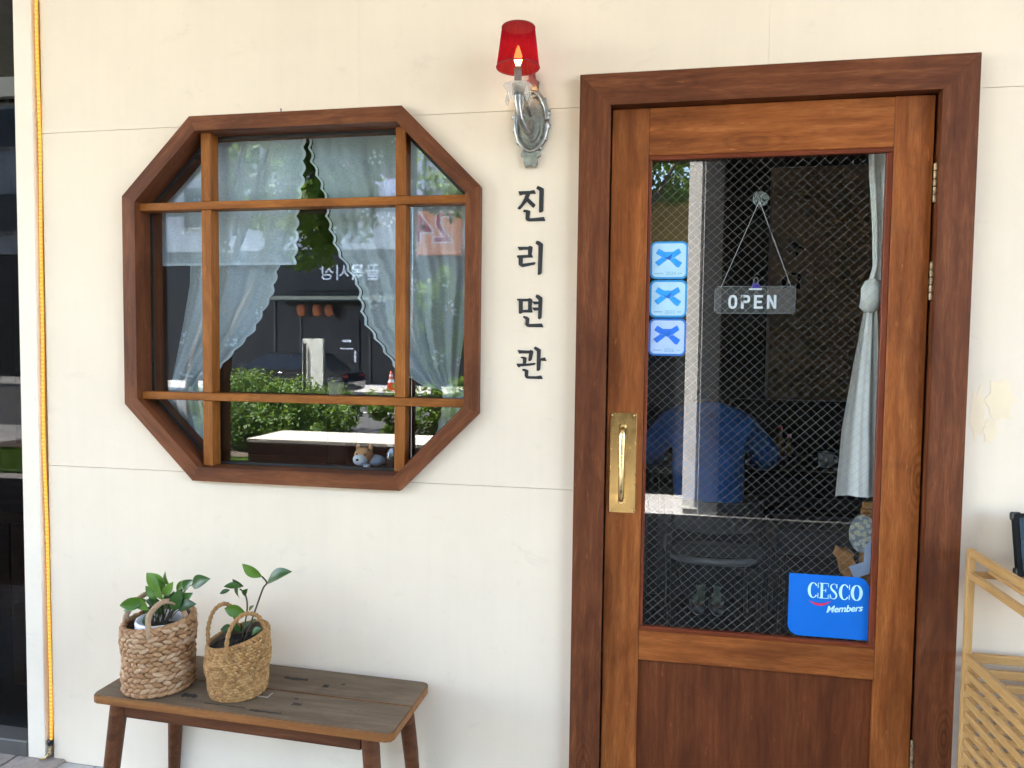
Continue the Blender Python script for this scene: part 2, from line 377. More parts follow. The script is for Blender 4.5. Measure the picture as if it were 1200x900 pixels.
structure('ground', boxes([(-400, 400, -400, 400, -0.60, -0.40)]), M['asphalt'])
pv = structure('pavement', boxes([(-30, 30, -9.0, -4.62, -0.3, 0.0), (-30, -2.9, -1.50, 0.6, -0.3, -0.0), (1.9, 30, -1.50, 0.0, -0.3, 0.0), (-2.9, 1.9, -1.50, 0.12, -0.3, -0.012)]), M['pave'])
structure('shade_coloured_paving', boxes([(-30, 30, -4.62, -1.50, -0.3, -0.001)]), pave('paving_shade_colour', (0.060, 0.054, 0.048, 1), (0.08, 0.072, 0.065, 1)))  # shade under the overhang put into a darker paving colour
pm = [box(0.197, 0.197, 0.05, 0.003), box(0.197, 0.197, 0.049, 0.005)]
for i in range(24):
    for j in range(8):
        x = -2.9 + 0.2*i + 0.1; y = -1.5 + 0.2*j + 0.1
        if y > 0.12 or (y > 0.0 and x > -2.1): continue
        part('paver', random.choice(pm), M['paver'], pv, (x, y, -0.024 + random.uniform(-0.0025, 0.002)), (random.uniform(-.004, .004), random.uniform(-.004, .004), random.uniform(-.004, .004)))
structure('road', boxes([(-60, 60, -21.0, -9.15, -0.34, -0.13)]), M['asphalt'])
structure('road_markings', boxes([(-40+4*i, -38+4*i, -15.1, -14.95, -0.128, -0.1255) for i in range(20)]), M['paint'])
structure('kerb', boxes([(-30+i, -30+i+0.985, -9.15, -9.0, -0.3, 0.012) for i in range(60)] + [(-30+i, -30+i+0.985, -21.15, -21.0, -0.3, 0.012) for i in range(60)], 0.01), M['concrete'])
structure('far_pavement', boxes([(-60, 60, -30, -21.15, -0.3, 0.004)]), M['pave'])
structure('planting_bed', boxes([(-9.5, -1.6, -8.8, -6.4, 0.002, 0.06)]), M['soil'])

# ------------------------------------------------------------------ the shop building
OC = (-1.165, 1.7075)          # centre of the octagonal window
def octo(hx, hz, cut):
    cx, cz = OC
    return [(cx-hx+cut, cz+hz), (cx+hx-cut, cz+hz), (cx+hx, cz+hz-cut), (cx+hx, cz-hz+cut), (cx+hx-cut, cz-hz), (cx-hx+cut, cz-hz), (cx-hx, cz-hz+cut), (cx-hx, cz+hz-cut)]
shop = thing('shop_building', 'cream painted shop front of fibre cement boards with stained wood door', 'building', (0, 0, 0))
G = 0.0008
HX0, HX1, HZ0, HZ1, CT = -1.775, -0.528, 1.112, 2.305, 0.255
def row_left(g): return [(-2.15, 1.106+g), (-1.165-g, 1.106+g), (-1.165-g, HZ0), (HX0+CT, HZ0), (HX0, HZ0+CT), (HX0, HZ1-CT), (HX0+CT, HZ1), (-1.165-g, HZ1), (-1.165-g, 2.309-g), (-2.15, 2.309-g)]
def row_right(g): return [(-1.165+g, 1.106+g), (-0.18, 1.106+g), (-0.18, 2.309-g), (-1.165+g, 2.309-g), (-1.165+g, HZ1), (HX1-CT, HZ1), (HX1, HZ1-CT), (HX1, HZ0+CT), (HX1-CT, HZ0), (-1.165+g, HZ0)]
def rows(g):
    v = g*0.3
    return [
    row_left(g), row_right(g),
    [(-2.15, -0.02), (-0.18, -0.02), (-0.18, 1.106-g), (-2.15, 1.106-g)],
    [(-2.15, 2.309+g), (-0.942-v, 2.309+g), (-0.942-v, 4.2), (-2.15, 4.2)],
    [(-0.942+v, 2.309+g), (-0.18, 2.309+g), (-0.18, 2.37), (0.345-v, 2.37), (0.345-v, 4.2), (-0.942+v, 4.2)],
    [(0.345+v, 2.37), (0.88, 2.37), (0.88, 2.309+g), (2.0, 2.309+g), (2.0, 4.2), (0.345+v, 4.2)],
    [(0.88, -0.02), (2.0, -0.02), (2.0, 2.309-g), (0.88, 2.309-g)]]
for p in rows(G):
    part('wall_panel', prism([p], 0.0, 0.014, 0.0006), M['wall'], shop)
part('wall_core', prism(rows(0.0), 0.0142, 0.12), M['joint'], shop)
part('wall_core', boxes([(2.0, 7.0, 0.0, 0.2, -0.02, 4.2)]), M['wall'], shop)
part('overhang', boxes([(-11, 7, -4.62, 4.5, 4.2, 7.5)]), plain('soffit_board', (0.72, 0.70, 0.66, 1), 0.8), shop)
# smears of yellowed filler on the wall right of the door frame
for k, (x, z, a, b) in enumerate(((0.950, 1.385, 0.019, 0.070), (1.008, 1.425, 0.036, 0.060), (0.985, 1.335, 0.018, 0.035))):
    pts = [(x + a*math.cos(t_/14*6.283)*(1+0.22*math.sin(t_*2.7+k)), z + b*math.sin(t_/14*6.283)*(1+0.22*math.sin(t_*2.7+k))) for t_ in range(14)]
    part('filler_patch', prism([pts], -0.0007-0.0002*k, 0.001), M['patch'], shop)

# --- interior of the shop
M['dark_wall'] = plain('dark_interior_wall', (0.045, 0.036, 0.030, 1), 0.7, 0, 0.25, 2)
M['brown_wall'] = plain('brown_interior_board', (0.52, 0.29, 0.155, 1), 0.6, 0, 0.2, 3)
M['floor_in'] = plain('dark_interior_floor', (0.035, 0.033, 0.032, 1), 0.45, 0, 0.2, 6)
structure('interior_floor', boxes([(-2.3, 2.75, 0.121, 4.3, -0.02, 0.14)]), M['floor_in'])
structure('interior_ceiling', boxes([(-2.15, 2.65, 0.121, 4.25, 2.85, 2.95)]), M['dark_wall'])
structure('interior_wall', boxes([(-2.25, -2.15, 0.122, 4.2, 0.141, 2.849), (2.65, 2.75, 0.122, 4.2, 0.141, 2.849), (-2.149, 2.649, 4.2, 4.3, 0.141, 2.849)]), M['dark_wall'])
pw = tag(part('partition_wall', boxes([(0.86, 2.64, 3.05, 3.15, 0.141, 2.84)]), M['brown_wall']), 'brown panelled partition at the back of the dark dining room', 'wall')

# ------------------------------------------------------------------ octagonal window
win = thing('octagonal_window', 'octagonal timber window with nine panes and lace curtains behind', 'window', (OC[0], 0, 1.084))
ho = (1.285/2, 1.253/2); CUT = 0.263; FW = 0.049
outer = octo(ho[0], ho[1], CUT); ci = CUT + 0.0 - FW*(2-math.sqrt(2)) ; inner = octo(ho[0]-FW, ho[1]-FW, CUT - FW*(2-math.sqrt(2)))
for i in range(8):
    j = (i+1) % 8; a, b, c, d = outer[i], outer[j], inner[j], inner[i]
    mx, mz = (a[0]+b[0])/2, (a[1]+b[1])/2; ang = math.atan2(b[1]-a[1], b[0]-a[0]); ca, sa = math.cos(-ang), math.sin(-ang)
    loc_pts = [((p[0]-mx)*ca - (p[1]-mz)*sa, (p[0]-mx)*sa + (p[1]-mz)*ca) for p in (a, b, c, d)]
    sh = 0.0006
    loc_pts = [(x*(1-sh), z) for x, z in loc_pts]
    part('frame_board', prism([loc_pts], -0.028, 0.118, 0.0015), M['winframe'], win, (mx, 0, mz), (0, -ang, 0))
# glazing bars: two upright, two across (across set a little proud)
def bar_span_x(z):      # opening half-width of the inner octagon at height z
    hx, hz, c = ho[0]-FW, ho[1]-FW, CUT - FW*(2-math.sqrt(2)); dz = abs(z-OC[1]); return hx - max(0, dz-(hz-c))
def bar_span_z(x):
    hx, hz, c = ho[0]-FW, ho[1]-FW, CUT - FW*(2-math.sqrt(2)); dx = abs(x-OC[0]); return hz - max(0, dx-(hx-c))
VX, HZ_ = (-1.502, -0.797), (2.037, 1.374)
for z in HZ_:
    h = bar_span_x(z); part('glazing_bar', box(2*h-0.002, 0.050, 0.027, 0.002), M['mull'], win, (OC[0], 0.022, z))
for x in VX:
    h = bar_span_z(x); cuts = sorted([OC[1]-h, HZ_[1], HZ_[0], OC[1]+h])
    for z0, z1 in zip(cuts[:-1], cuts[1:]):
        z0 += 0.0142 if z0 in HZ_ else 0.001; z1 -= 0.0142 if z1 in HZ_ else 0.001
        part('glazing_bar', box(z1-z0, 0.050, 0.036, 0.002), M['mull'], win, (x, 0.0245, (z0+z1)/2), (0, math.pi/2, 0))
gi = octo(ho[0]-FW-0.0015, ho[1]-FW-0.0015, CUT - FW*(2-math.sqrt(2)))
part('pane', prism([gi], 0.056, 0.061), M['glass'], win)
# dark glazing gaskets round the pane
for i in range(8):
    j = (i+1) % 8; a, b = gi[i], gi[j]; k = 0.985
    q = [a, b, (OC[0]+(b[0]-OC[0])*k, OC[1]+(b[1]-OC[1])*k), (OC[0]+(a[0]-OC[0])*k, OC[1]+(a[1]-OC[1])*k)]
    part('gasket', prism([q], 0.0505, 0.0555), M['black'], win)

part('nail', lathe([(0.0015, 0), (0.0015, 0.010), (0.003, 0.011), (0.003, 0.012)], 8), M['black'], win, (-1.215, -0.010, 2.337))
# inner sill with what stands on it
sill = tag(part('window_sill', box(1.20, 0.22, 0.03, 0.004), wood('sill_dark', lin(40, 22, 16), lin(56, 32, 22), lin(66, 40, 28), 0.3, knots=False)), 'dark wooden ledge inside the octagonal window', 'ledge')
sill.location = (-1.165, 0.24, 1.106)

# ------------------------------------------------------------------ door frame and door
fr = thing('door_frame', 'wide dark stained timber frame around the shop door', 'door frame', (0.35, 0, 0))
X0, X1, ZT = -0.211, 0.908, 2.397; FWD = 0.095
def mitre(name, pts, horizontal):
    cx = sum(p[0] for p in pts)/len(pts); cz = sum(p[1] for p in pts)/len(pts)
    if horizontal: me = prism([[(x-cx, z-cz) for x, z in pts]], -0.032, 0.118, 0.002); rot = (0, 0, 0)
    else: me = prism([[(-(z-cz), x-cx) for x, z in pts]], -0.032, 0.118, 0.002); rot = (0, math.pi/2, 0)
    return part(name, me, M['frame'], fr, (cx, 0, cz), rot)
mitre('jamb', [(X0, 0.0), (X0+FWD, 0.0), (X0+FWD, ZT-FWD-0.0006), (X0, ZT-0.0006)], False)
mitre('jamb', [(X1-FWD, 0.0), (X1, 0.0), (X1, ZT-0.0006), (X1-FWD, ZT-FWD-0.0006)], False)
mitre('head', [(X0, ZT), (X0+FWD, ZT-FWD), (X1-FWD, ZT-FWD), (X1, ZT)], True)
# stop rebate: dark strip behind the gap between leaf and frame
part('door_stop', boxes([(X0+FWD, X0+FWD+0.012, 0.052, 0.10, 0.02, ZT-FWD), (X1-FWD-0.012, X1-FWD, 0.052, 0.10, 0.02, ZT-FWD), (X0+FWD+0.012, X1-FWD-0.012, 0.052, 0.10, ZT-FWD-0.012, ZT-FWD)]), M['black'], fr)
part('threshold', boxes([(X0+FWD, X1-FWD, 0.0, 0.118, 0.0, 0.02)]), M['concrete'], fr)

door = thing('shop_door', 'varnished brown timber door with wired glass and brass pull', 'door', (0.35, 0, 0))
LX0, LX1, LZT = X0+FWD+0.0045, X1-FWD-0.0075, ZT-FWD-0.005
SL, SR = 0.001, 0.699          # inner edges of the stiles
DY0, DY1 = -0.002, 0.043; DT = DY1-DY0; DM = (DY0+DY1)/2
def vboard(name, x0, x1, z0, z1, m, dy=0.0, th=None, bev=0.0018):
    return part(name, box(z1-z0, th or DT, x1-x0, bev), m, door, ((x0+x1)/2, DM+dy, (z0+z1)/2), (0, math.pi/2, 0))
def hboard(name, x0, x1, z0, z1, m, dy=0.0, th=None, bev=0.0018):
    return part(name, box(x1-x0, th or DT, z1-z0, bev), m, door, ((x0+x1)/2, DM+dy, (z0+z1)/2))
vboard('stile', LX0, SL-0.0004, 0.025, LZT, M['door']); vboard('stile', SR+0.0004, LX1, 0.025, LZT, M['door'])
hboard('rail', SL, SR, 2.153, LZT, M['door'], 0.001); hboard('rail', SL, SR, 0.573, 0.668, M['door'], 0.001); hboard('rail', SL, SR, 0.025, 0.20, M['door'], 0.001)
pn = hboard('lower_panel', SL-0.004, SR+0.004, 0.195, 0.578, M['panelw'], 0.004, 0.018); pn.rotation_euler = (0, math.pi/2, 0)
pn.data = box(0.383, 0.018, 0.706, 0.001); pn.data.materials.append(M['panelw'])
# beads round the glass
hboard('bead', SL, SR, 2.139, 2.1526, M['bead'], -0.012, 0.016); hboard('bead', SL, SR, 0.6684, 0.681, M['bead'], -0.010, 0.020)
vboard('bead', SL, SL+0.011, 0.6815, 2.1385, M['bead'], -0.012, 0.016); vboard('bead', SR-0.017, SR, 0.6815, 2.1385, M['bead'], -0.012, 0.016)
GX0, GX1, GZ0, GZ1 = SL+0.006, SR-0.008, 0.675, 2.145
GY = 0.0175
pane = part('wired_pane', boxes([(GX0, GX1, GY, GY+0.0065, GZ0, GZ1)]), M['glass'], door)
rwire = random.Random(9)
bm = bmesh.new(); dx, dz = 0.0305, 0.0282; sl_ = dz/dx
def wire_line(sgn, c):
    pts = []
    for x in (GX0, GX1):
        z = sgn*sl_*(x-GX0) + c
        if GZ0 <= z <= GZ1: pts.append((x, z))
    for z in (GZ0, GZ1):
        x = GX0 + (z-c)/(sgn*sl_)
        if GX0 < x < GX1: pts.append((x, z))
    if len(pts) >= 2:
        a, b = pts[0], pts[1]; nn = max(2, int(abs(a[0]-b[0])/0.09)); o1, o2 = rwire.uniform(-.0012, .0012), rwire.uniform(0, 6)
        add_tube(bm, [(a[0]+(b[0]-a[0])*q/nn, GY+0.003+sgn*0.0005, a[1]+(b[1]-a[1])*q/nn + (0 if q in (0, nn) else o1+0.0007*math.sin(q*1.7+o2))) for q in range(nn+1)], 0.00029 if sgn > 0 else 0.00021, 4, False)
k = -60
while k < 140:
    wire_line(1, GZ0 + k*dz); wire_line(-1, GZ0 + (k+0.37)*dz); k += 1
part('wire_mesh', mesh_of(bm), M['wire'], pane, kind='stuff')
# hinges: leaves and knuckles
for z in (2.045, 1.765, 0.35):
    bm = bmesh.new(); hx = LX1 + 0.0045
    add_box(bm, hx+0.006, -0.006, z, 0.012, 0.004, 0.112, 0.001)
    hg = part('hinge', mesh_of(bm), M['hinge'], door)
    for k in range(5):
        part('knuckle', lathe([(0.0050, -0.0105), (0.0062, -0.009), (0.0062, 0.009), (0.0050, 0.0105)], 12), M['hinge'], hg, (hx, -0.010, z - 0.0448 + k*0.0224), smooth=False)
# brass pull: plate, grip and screws
plate = part('pull_plate', box(0.082, 0.003, 0.316, 0.0012), M['brass'], door, (-0.0595, DY0-0.0016, 1.2))
grip_pts = spline([(-0.062, -0.006, 1.312), (-0.062, -0.030, 1.308), (-0.062, -0.046, 1.287), (-0.062, -0.050, 1.20), (-0.062, -0.046, 1.113), (-0.062, -0.030, 1.090), (-0.062, -0.006, 1.084)], 6)
part('pull_grip', tube(grip_pts, [0.006+0.0035*math.sin(math.pi*i/(len(grip_pts)-1))**0.5 for i in range(len(grip_pts))], 12), M['brass_grip'], plate, smooth=True)
for z in (1.315, 1.080):
    part('grip_foot', lathe([(0.0115, 0.0), (0.0115, 0.004), (0.0085, 0.008)], 16), M['brass_grip'], plate, (-0.062, DY0-0.003, z), (math.pi/2, 0, 0), smooth=False)
for sx in (-1, 1):
    for sz in (-1, 1):
        part('screw', lathe([(0.004, 0), (0.0035, 0.0015), (0.001, 0.002)], 10), M['brass_grip'], plate, (-0.0595+sx*0.034, DY0-0.003, 1.2+sz*0.150), (math.pi/2, 0, 0))

# ------------------------------------------------------------------ stickers on the door glass
M['sk_border'] = plain('sticker_blue_border', (0.02, 0.26, 0.60, 1), 0.35, 0, 0.04)
M['sk_border2'] = plain('sticker_deep_blue_border', (0.02, 0.15, 0.52, 1), 0.35, 0, 0.04)
M['sk_field'] = plain('sticker_pale_field', (0.40, 0.62, 0.80, 1), 0.4, 0, 0.05, 40)
M['sk_field2'] = plain('sticker_pale_violet_field', (0.40, 0.54, 0.82, 1), 0.4, 0, 0.05, 40)
M['bow1'] = plain('bow_blue', (0.02, 0.30, 0.80, 1), 0.4, 0, 0.15, 40)
M['bow2'] = plain('bow_deep_blue', (0.015, 0.15, 0.70, 1), 0.4, 0, 0.15, 40)
M['bow_knot'] = plain('bow_knot_blue', (0.008, 0.13, 0.55, 1), 0.4, 0, 0.1)
M['yr'] = plain('sticker_grey_print', (0.20, 0.40, 0.55, 1), 0.5)
bowpolys = [[(160, 300), (225, 205), (350, 275), (520, 275), (650, 200), (700, 295), (560, 390), (500, 420), (460, 440), (380, 400), (290, 380)],
            [(290, 384), (378, 404), (395, 440), (225, 570), (145, 485)], [(462, 444), (502, 424), (560, 396), (725, 500), (655, 600), (600, 580)]]
knotpoly = [[(330, 370), (400, 385), (520, 300), (470, 440), (400, 425)]]
for k, (zt, yr) in enumerate(((1.893, '2024'), (1.774, '2025'), (1.655, '2026'))):
    x0, x1, z1, z0 = 0.0125, 0.1265, zt, zt-0.1155; cx, cz = (x0+x1)/2, (z0+z1)/2
    lab = {'2024': 'square blue bow sticker marked 2024, top of the three', '2025': 'square blue bow sticker marked 2025, middle of the three', '2026': 'square deep blue bow sticker marked 2026, bottom of the three'}[yr]
    st = thing('bow_sticker', lab, 'sticker', (cx, GY, z0), group='year stickers on the door glass')
    yy = GY - 0.0006
    part('border', prism([rrect(x0, x1, z0, z1, 0.018)], yy-0.0004, yy), M['sk_border2' if k == 2 else 'sk_border'], st)
    part('field', prism([rrect(x0+0.006, x1-0.006, z0+0.006, z1-0.006, 0.013)], yy-0.0010, yy-0.0006), M['sk_field2' if k == 2 else 'sk_field'], st)
    T = lambda p: (x0 + (p[0]-45)/800*(x1-x0), z1 - (p[1]-60)/770*(z1-z0))
    b_ = part('bow', prism([[T(p) for p in q] for q in bowpolys], yy-0.0016, yy-0.0012), M['bow2' if k == 2 else 'bow1'], st)
    part('knot', prism([[T(p) for p in q] for q in knotpoly], yy-0.0022, yy-0.0018), M['bow_knot'], b_)
    part('year_text', text_mesh(yr, 0.0155, 0.0004), M['yr'], st, (cx+0.006, yy-0.0014, z0+0.0165))
    for xa, xb in ((x0+0.014, x0+0.040), (x1-0.029, x1-0.017)): part('small_print', boxes([(xa, xb, yy-0.0014, yy-0.0012, z0+0.016, z0+0.0185)]), M['yr'], st)

M['cesco'] = plain('bright_blue_sticker', (0.002, 0.145, 0.62, 1), 0.35, 0, 0.03)
M['cesco_txt'] = plain('pale_cyan_print', (0.50, 0.84, 0.95, 1), 0.45, 0, 0.03)
M['red'] = plain('red_print', (0.72, 0.02, 0.08, 1), 0.45, 0, 0.05)
cs = thing('membership_sticker', 'bright blue sticker with pale lettering in the lower corner of the door glass', 'sticker', (0.565, GY, 0.683))
yy = GY-0.0006
part('backing', prism([rrect(0.452, 0.6815, 0.686, 0.878, 0.034, 8, (1, 0, 1, 0))], yy-0.0004, yy), M['cesco'], cs)
def serif_letter(ch, x, z, wd, h):
    bm_ = bmesh.new(); thick, thin = wd*0.27, wd*0.07; y0, y1 = yy-0.0010, yy-0.0007
    R = lambda pts, wds: ribbon_quads(bm_, pts, wds, y0, y1)
    if ch in 'CO':
        n = 40; a0, a1 = (38, 322) if ch == 'C' else (0, 360)
        pts, wds = [], []
        for i in range(n+1):
            a = RAD(a0 + (a1-a0)*i/n); rx, rz = wd/2-thick/2, h/2-thin/2
            pts.append((x+wd/2+rx*math.cos(a), z+h/2+rz*math.sin(a)))
            th = abs(math.cos(a))**1.3
            if ch == 'C' and math.cos(a) > 0: th *= 0.35
            wds.append(thin + (thick-thin)*th)
        R(pts, wds)
        if ch == 'C':
            R([(x+wd*0.93, z+h*0.66), (x+wd*0.93, z+h*0.985)], thin); R([(x+wd*0.93, z+h*0.34), (x+wd*0.93, z+h*0.02)], thin)
    elif ch == 'E':
        add_prism(bm_, [(x+wd*0.12, z), (x+wd*0.12+thick, z), (x+wd*0.12+thick, z+h), (x+wd*0.12, z+h)], y0, y1)
        for zz in (thin/2, h-thin/2): R([(x-0.02*wd, z+zz), (x+wd*0.11, z+zz)], thin); R([(x+wd*0.13+thick, z+zz), (x+wd*0.93, z+zz)], thin)
        R([(x+wd*0.13+thick, z+h*0.52), (x+wd*0.66, z+h*0.52)], thin); R([(x+wd*0.68, z+h*0.40), (x+wd*0.68, z+h*0.64)], thin)
        R([(x+wd*0.95, z), (x+wd*0.95, z+h*0.27)], thin); R([(x+wd*0.95, z+h), (x+wd*0.95, z+h*0.75)], thin)
    elif ch == 'S':
        P_ = [Vector((x+wd*a, z+h*b)) for a, b in ((0.80, 0.72), (0.72, 0.92), (0.50, 0.985), (0.24, 0.90), (0.17, 0.74), (0.36, 0.58), (0.62, 0.44), (0.80, 0.25), (0.70, 0.08), (0.45, 0.015), (0.22, 0.09), (0.12, 0.30))]
        pp = spline([(p.x, p.y, 0) for p in P_], 4); n = len(pp)
        R([(p.x, p.y) for p in pp], [thin + (thick-thin)*max(0, 1-abs(i/(n-1)-0.5)*3.2) for i in range(n)])
        R([(x+wd*0.83, z+h*0.70), (x+wd*0.83, z+h*0.99)], thin); R([(x+wd*0.10, z+h*0.02), (x+wd*0.10, z+h*0.32)], thin)
    bmesh.ops.recalc_face_normals(bm_, faces=bm_.faces[:])
    return mesh_of(bm_)
xx = 0.507
for ch, wd in (('C', 0.032), ('E', 0.027), ('S', 0.026), ('C', 0.032), ('O', 0.034)):
    part('letter', serif_letter(ch, xx, 0.806, wd, 0.048), M['cesco_txt'], cs); xx += wd + 0.0015
arc = [(0.512 + 0.062*t, 0.7965 - 0.011*math.sin(math.pi*t) + 0.002*t) for t in [i/14 for i in range(15)]]
bm = bmesh.new(); ribbon_quads(bm, arc, [0.0008+0.0065*math.sin(math.pi*i/14) for i in range(15)], yy-0.0011, yy-0.0008); part('smile_mark', mesh_of(bm), M['red'], cs)
part('script_text', text_mesh('Members', 0.0285, 0.0004, 0.0006, shear=0.35, space=0.95), M['cesco_txt'], cs, (0.612, yy-0.0010, 0.778), (0, -0.12, 0))

# ------------------------------------------------------------------ hanging OPEN sign
M['acryl'] = sheer('clear_acrylic', (0.50, 0.49, 0.47, 1), 0.13, False)
M['acryl_edge'] = plain('acrylic_edge', (0.28, 0.28, 0.27, 1), 0.3, 0, 0.05, 8, 0, 60)
M['thread'] = plain('white_thread', (0.75, 0.75, 0.72, 1), 0.7)
M['sucker'] = sheer('suction_cup', (0.72, 0.78, 0.72, 1), 0.30, False)
M['purple'] = plain('purple_clip', (0.10, 0.06, 0.42, 1), 0.4)
sg = thing('open_sign', 'clear acrylic OPEN sign hanging on a thread inside the door glass', 'sign', (0.333, 0.06, 1.675))
part('plate', prism([rrect(0.214, 0.452, 1.675, 1.757, 0.006, 3)], 0.058, 0.061), M['acryl'], sg)
part('plate_edge', boxes([(0.22, 0.446, 0.0575, 0.0615, 1.6738, 1.6752), (0.22, 0.446, 0.0575, 0.0615, 1.7568, 1.7582), (0.2128, 0.2142, 0.0575, 0.0615, 1.681, 1.751), (0.4518, 0.4532, 0.0575, 0.0615, 1.681, 1.751)]), M['acryl_edge'], sg)
# OPEN letters, heavy sans
def sans_letter(ch, x, z, wd, h):
    bm_ = bmesh.new(); t_ = wd*0.30; y0, y1 = 0.0568, 0.0576
    A = lambda *p: add_prism(bm_, [(x+a*wd, z+b*h) for a, b in p], y0, y1)
    q = t_/wd; v = q*wd/h*0.85
    if ch == 'O' or ch == 'P':
        lo = 0.0 if ch == 'O' else 0.42
        n = 28; pts = []
        for i in range(n+1):
            a = 2*math.pi*i/n; rx, rz = wd/2-t_/2, h*(1-lo)/2-t_*0.40
            e = 0.75
            pts.append((x+wd/2+rx*math.copysign(abs(math.cos(a))**e, math.cos(a)), z+h*(1+lo)/2+rz*math.copysign(abs(math.sin(a))**e, math.sin(a))))
        ribbon_quads(bm_, pts, t_*0.9, y0, y1)
        if ch == 'P': A((0, 0), (q, 0), (q, 0.5), (0, 0.5)); A((0, 0.5), (q*0.9, 0.5), (q*0.9, 1), (0, 1))
    elif ch == 'E':
        A((0, 0), (q, 0), (q, 1), (0, 1))
        for b in (0, 0.5-v/2, 1-v): A((q, b), (0.95 if b != 0.5-v/2 else 0.85, b), (0.95 if b != 0.5-v/2 else 0.85, b+v), (q, b+v))
    else:
        A((0, 0), (q*0.9, 0), (q*0.9, 1), (0, 1)); A((1-q*0.9, 0), (1, 0), (1, 1), (1-q*0.9, 1)); A((q*0.9, 1), (q*0.9, 0.62), (1-q*0.9, 0.0), (1-q*0.9, 0.38))
    bmesh.ops.recalc_face_normals(bm_, faces=bm_.faces[:]); return mesh_of(bm_)
for i, ch in enumerate('OPEN'):
    part('letter', sans_letter(ch, 0.254+0.0385*i, 1.6885, 0.0275, 0.042), M['white'], sg)
part('thread', tube([(0.231, 0.060, 1.754), (0.335, 0.046, 2.012)], 0.00065, 5), M['thread'], sg)
part('thread', tube([(0.440, 0.060, 1.754), (0.339, 0.046, 2.012)], 0.00065, 5), M['thread'], sg)
sc = thing('suction_hook', 'round clear suction cup hook on the door glass holding the sign thread', 'hook', (0.337, 0.026, 2.018))
part('cup', lathe([(0.0235, 0.0), (0.022, 0.003), (0.016, 0.007), (0.008, 0.010), (0.006, 0.013), (0.001, 0.0135)], 24, False), M['sucker'], sc, (0.337, 0.0245, 2.018), (-math.pi/2, 0, 0), smooth=True)
part('hook', tube([(0.337, 0.036, 2.020), (0.337, 0.044, 2.020), (0.337, 0.048, 2.012), (0.337, 0.044, 2.006)], 0.002, 6), M['acryl_edge'], sc)
cl = thing('binder_clip', 'small purple binder clip on the top edge of the OPEN sign', 'clip', (0.333, 0.06, 1.752))
part('clip_body', prism([[(0.322, 1.7515), (0.347, 1.7515), (0.3425, 1.7665), (0.3265, 1.7665)]], 0.053, 0.066), M['purple'], cl)
part('clip_base', boxes([(0.316, 0.353, 0.0525, 0.0665, 1.7465, 1.7510)]), M['white'], cl)
part('clip_lever', tube(spline([(0.3290, 0.0545, 1.763), (0.3285, 0.0535, 1.776), (0.3310, 0.053, 1.783), (0.338, 0.053, 1.783), (0.3405, 0.0535, 1.776), (0.3400, 0.0545, 1.763)], 4), 0.0011, 6), M['acryl_edge'], cl)

# ------------------------------------------------------------------ black Hangul lettering on the wall
LET = [
 ((-0.4258, 2.0834), [[(135, 180), (380, 178), (455, 160), (480, 175), (505, 240), (470, 242), (385, 240), (350, 320), (500, 460), (490, 490), (450, 525), (315, 395), (290, 430), (190, 540), (160, 552), (125, 535), (130, 510), (200, 440), (260, 330), (290, 250), (240, 248), (165, 268)],
   [(535, 80), (600, 100), (668, 140), (660, 590), (635, 615), (590, 628), (572, 610), (575, 180), (508, 135)],
   [(262, 555), (345, 565), (392, 592), (378, 715), (385, 738), (620, 720), (680, 715), (710, 795), (370, 800), (320, 785), (295, 750), (297, 615), (245, 605), (245, 575)]]),
 ((-0.4238, 1.9117), [[(520, 80), (580, 95), (655, 150), (635, 750), (600, 780), (565, 788), (550, 770), (560, 185), (495, 140)],
   [(122, 200), (340, 205), (380, 185), (425, 200), (440, 220), (420, 355), (450, 425), (235, 432), (232, 550), (480, 520), (505, 530), (490, 572), (240, 622), (200, 610), (150, 570), (148, 435), (112, 420), (110, 385), (130, 375), (345, 372), (342, 265), (250, 262), (160, 278)]]),
 ((-0.4218, 1.7434), [[(110, 180), (235, 180), (235, 470), (180, 495), (155, 480), (150, 225), (115, 215)], [(236, 181), (340, 180), (375, 165), (425, 190), (435, 215), (432, 233), (236, 236)],
   [(345, 234), (432, 234), (422, 370), (445, 460), (410, 468), (345, 467)], [(236, 414), (344, 406), (344, 466), (240, 466)],
   [(434, 236), (558, 238), (558, 295), (480, 300), (440, 260)], [(426, 362), (558, 360), (558, 420), (480, 428), (450, 395)],
   [(520, 90), (580, 110), (645, 160), (632, 570), (600, 605), (565, 600), (555, 580), (560, 205), (495, 145)],
   [(262, 535), (330, 550), (378, 585), (372, 700), (640, 690), (675, 770), (370, 768), (320, 755), (290, 720), (292, 605), (245, 575), (240, 550)]]),
 ((-0.4246, 1.5792), [[(155, 180), (400, 188), (430, 172), (475, 190), (488, 215), (455, 380), (430, 405), (395, 408), (382, 390), (398, 250), (240, 250), (190, 258)],
   [(222, 320), (300, 315), (350, 340), (340, 458), (270, 460), (268, 365), (222, 340)],
   [(130, 462), (340, 460), (510, 440), (545, 455), (520, 485), (440, 502), (230, 520), (185, 545), (160, 525)],
   [(520, 100), (570, 120), (645, 165), (638, 345), (735, 325), (765, 400), (650, 395), (636, 580), (605, 610), (570, 608), (560, 590), (562, 205), (495, 145)],
   [(265, 568), (340, 575), (392, 605), (385, 700), (395, 720), (560, 718), (645, 700), (675, 720), (695, 775), (370, 775), (330, 755), (310, 720), (310, 630), (255, 605)]])]
lt = thing('wall_lettering', 'four black Hangul letters set one below the other between window and door', 'lettering', (-0.36, 0, 1.46))
KS = 0.002775/18
for (ox, oz), polys in LET:
    part('letter', prism([[(ox+x*KS, oz-y*KS) for x, y in q] for q in polys], -0.0022, -0.0002), M['ink'], lt)

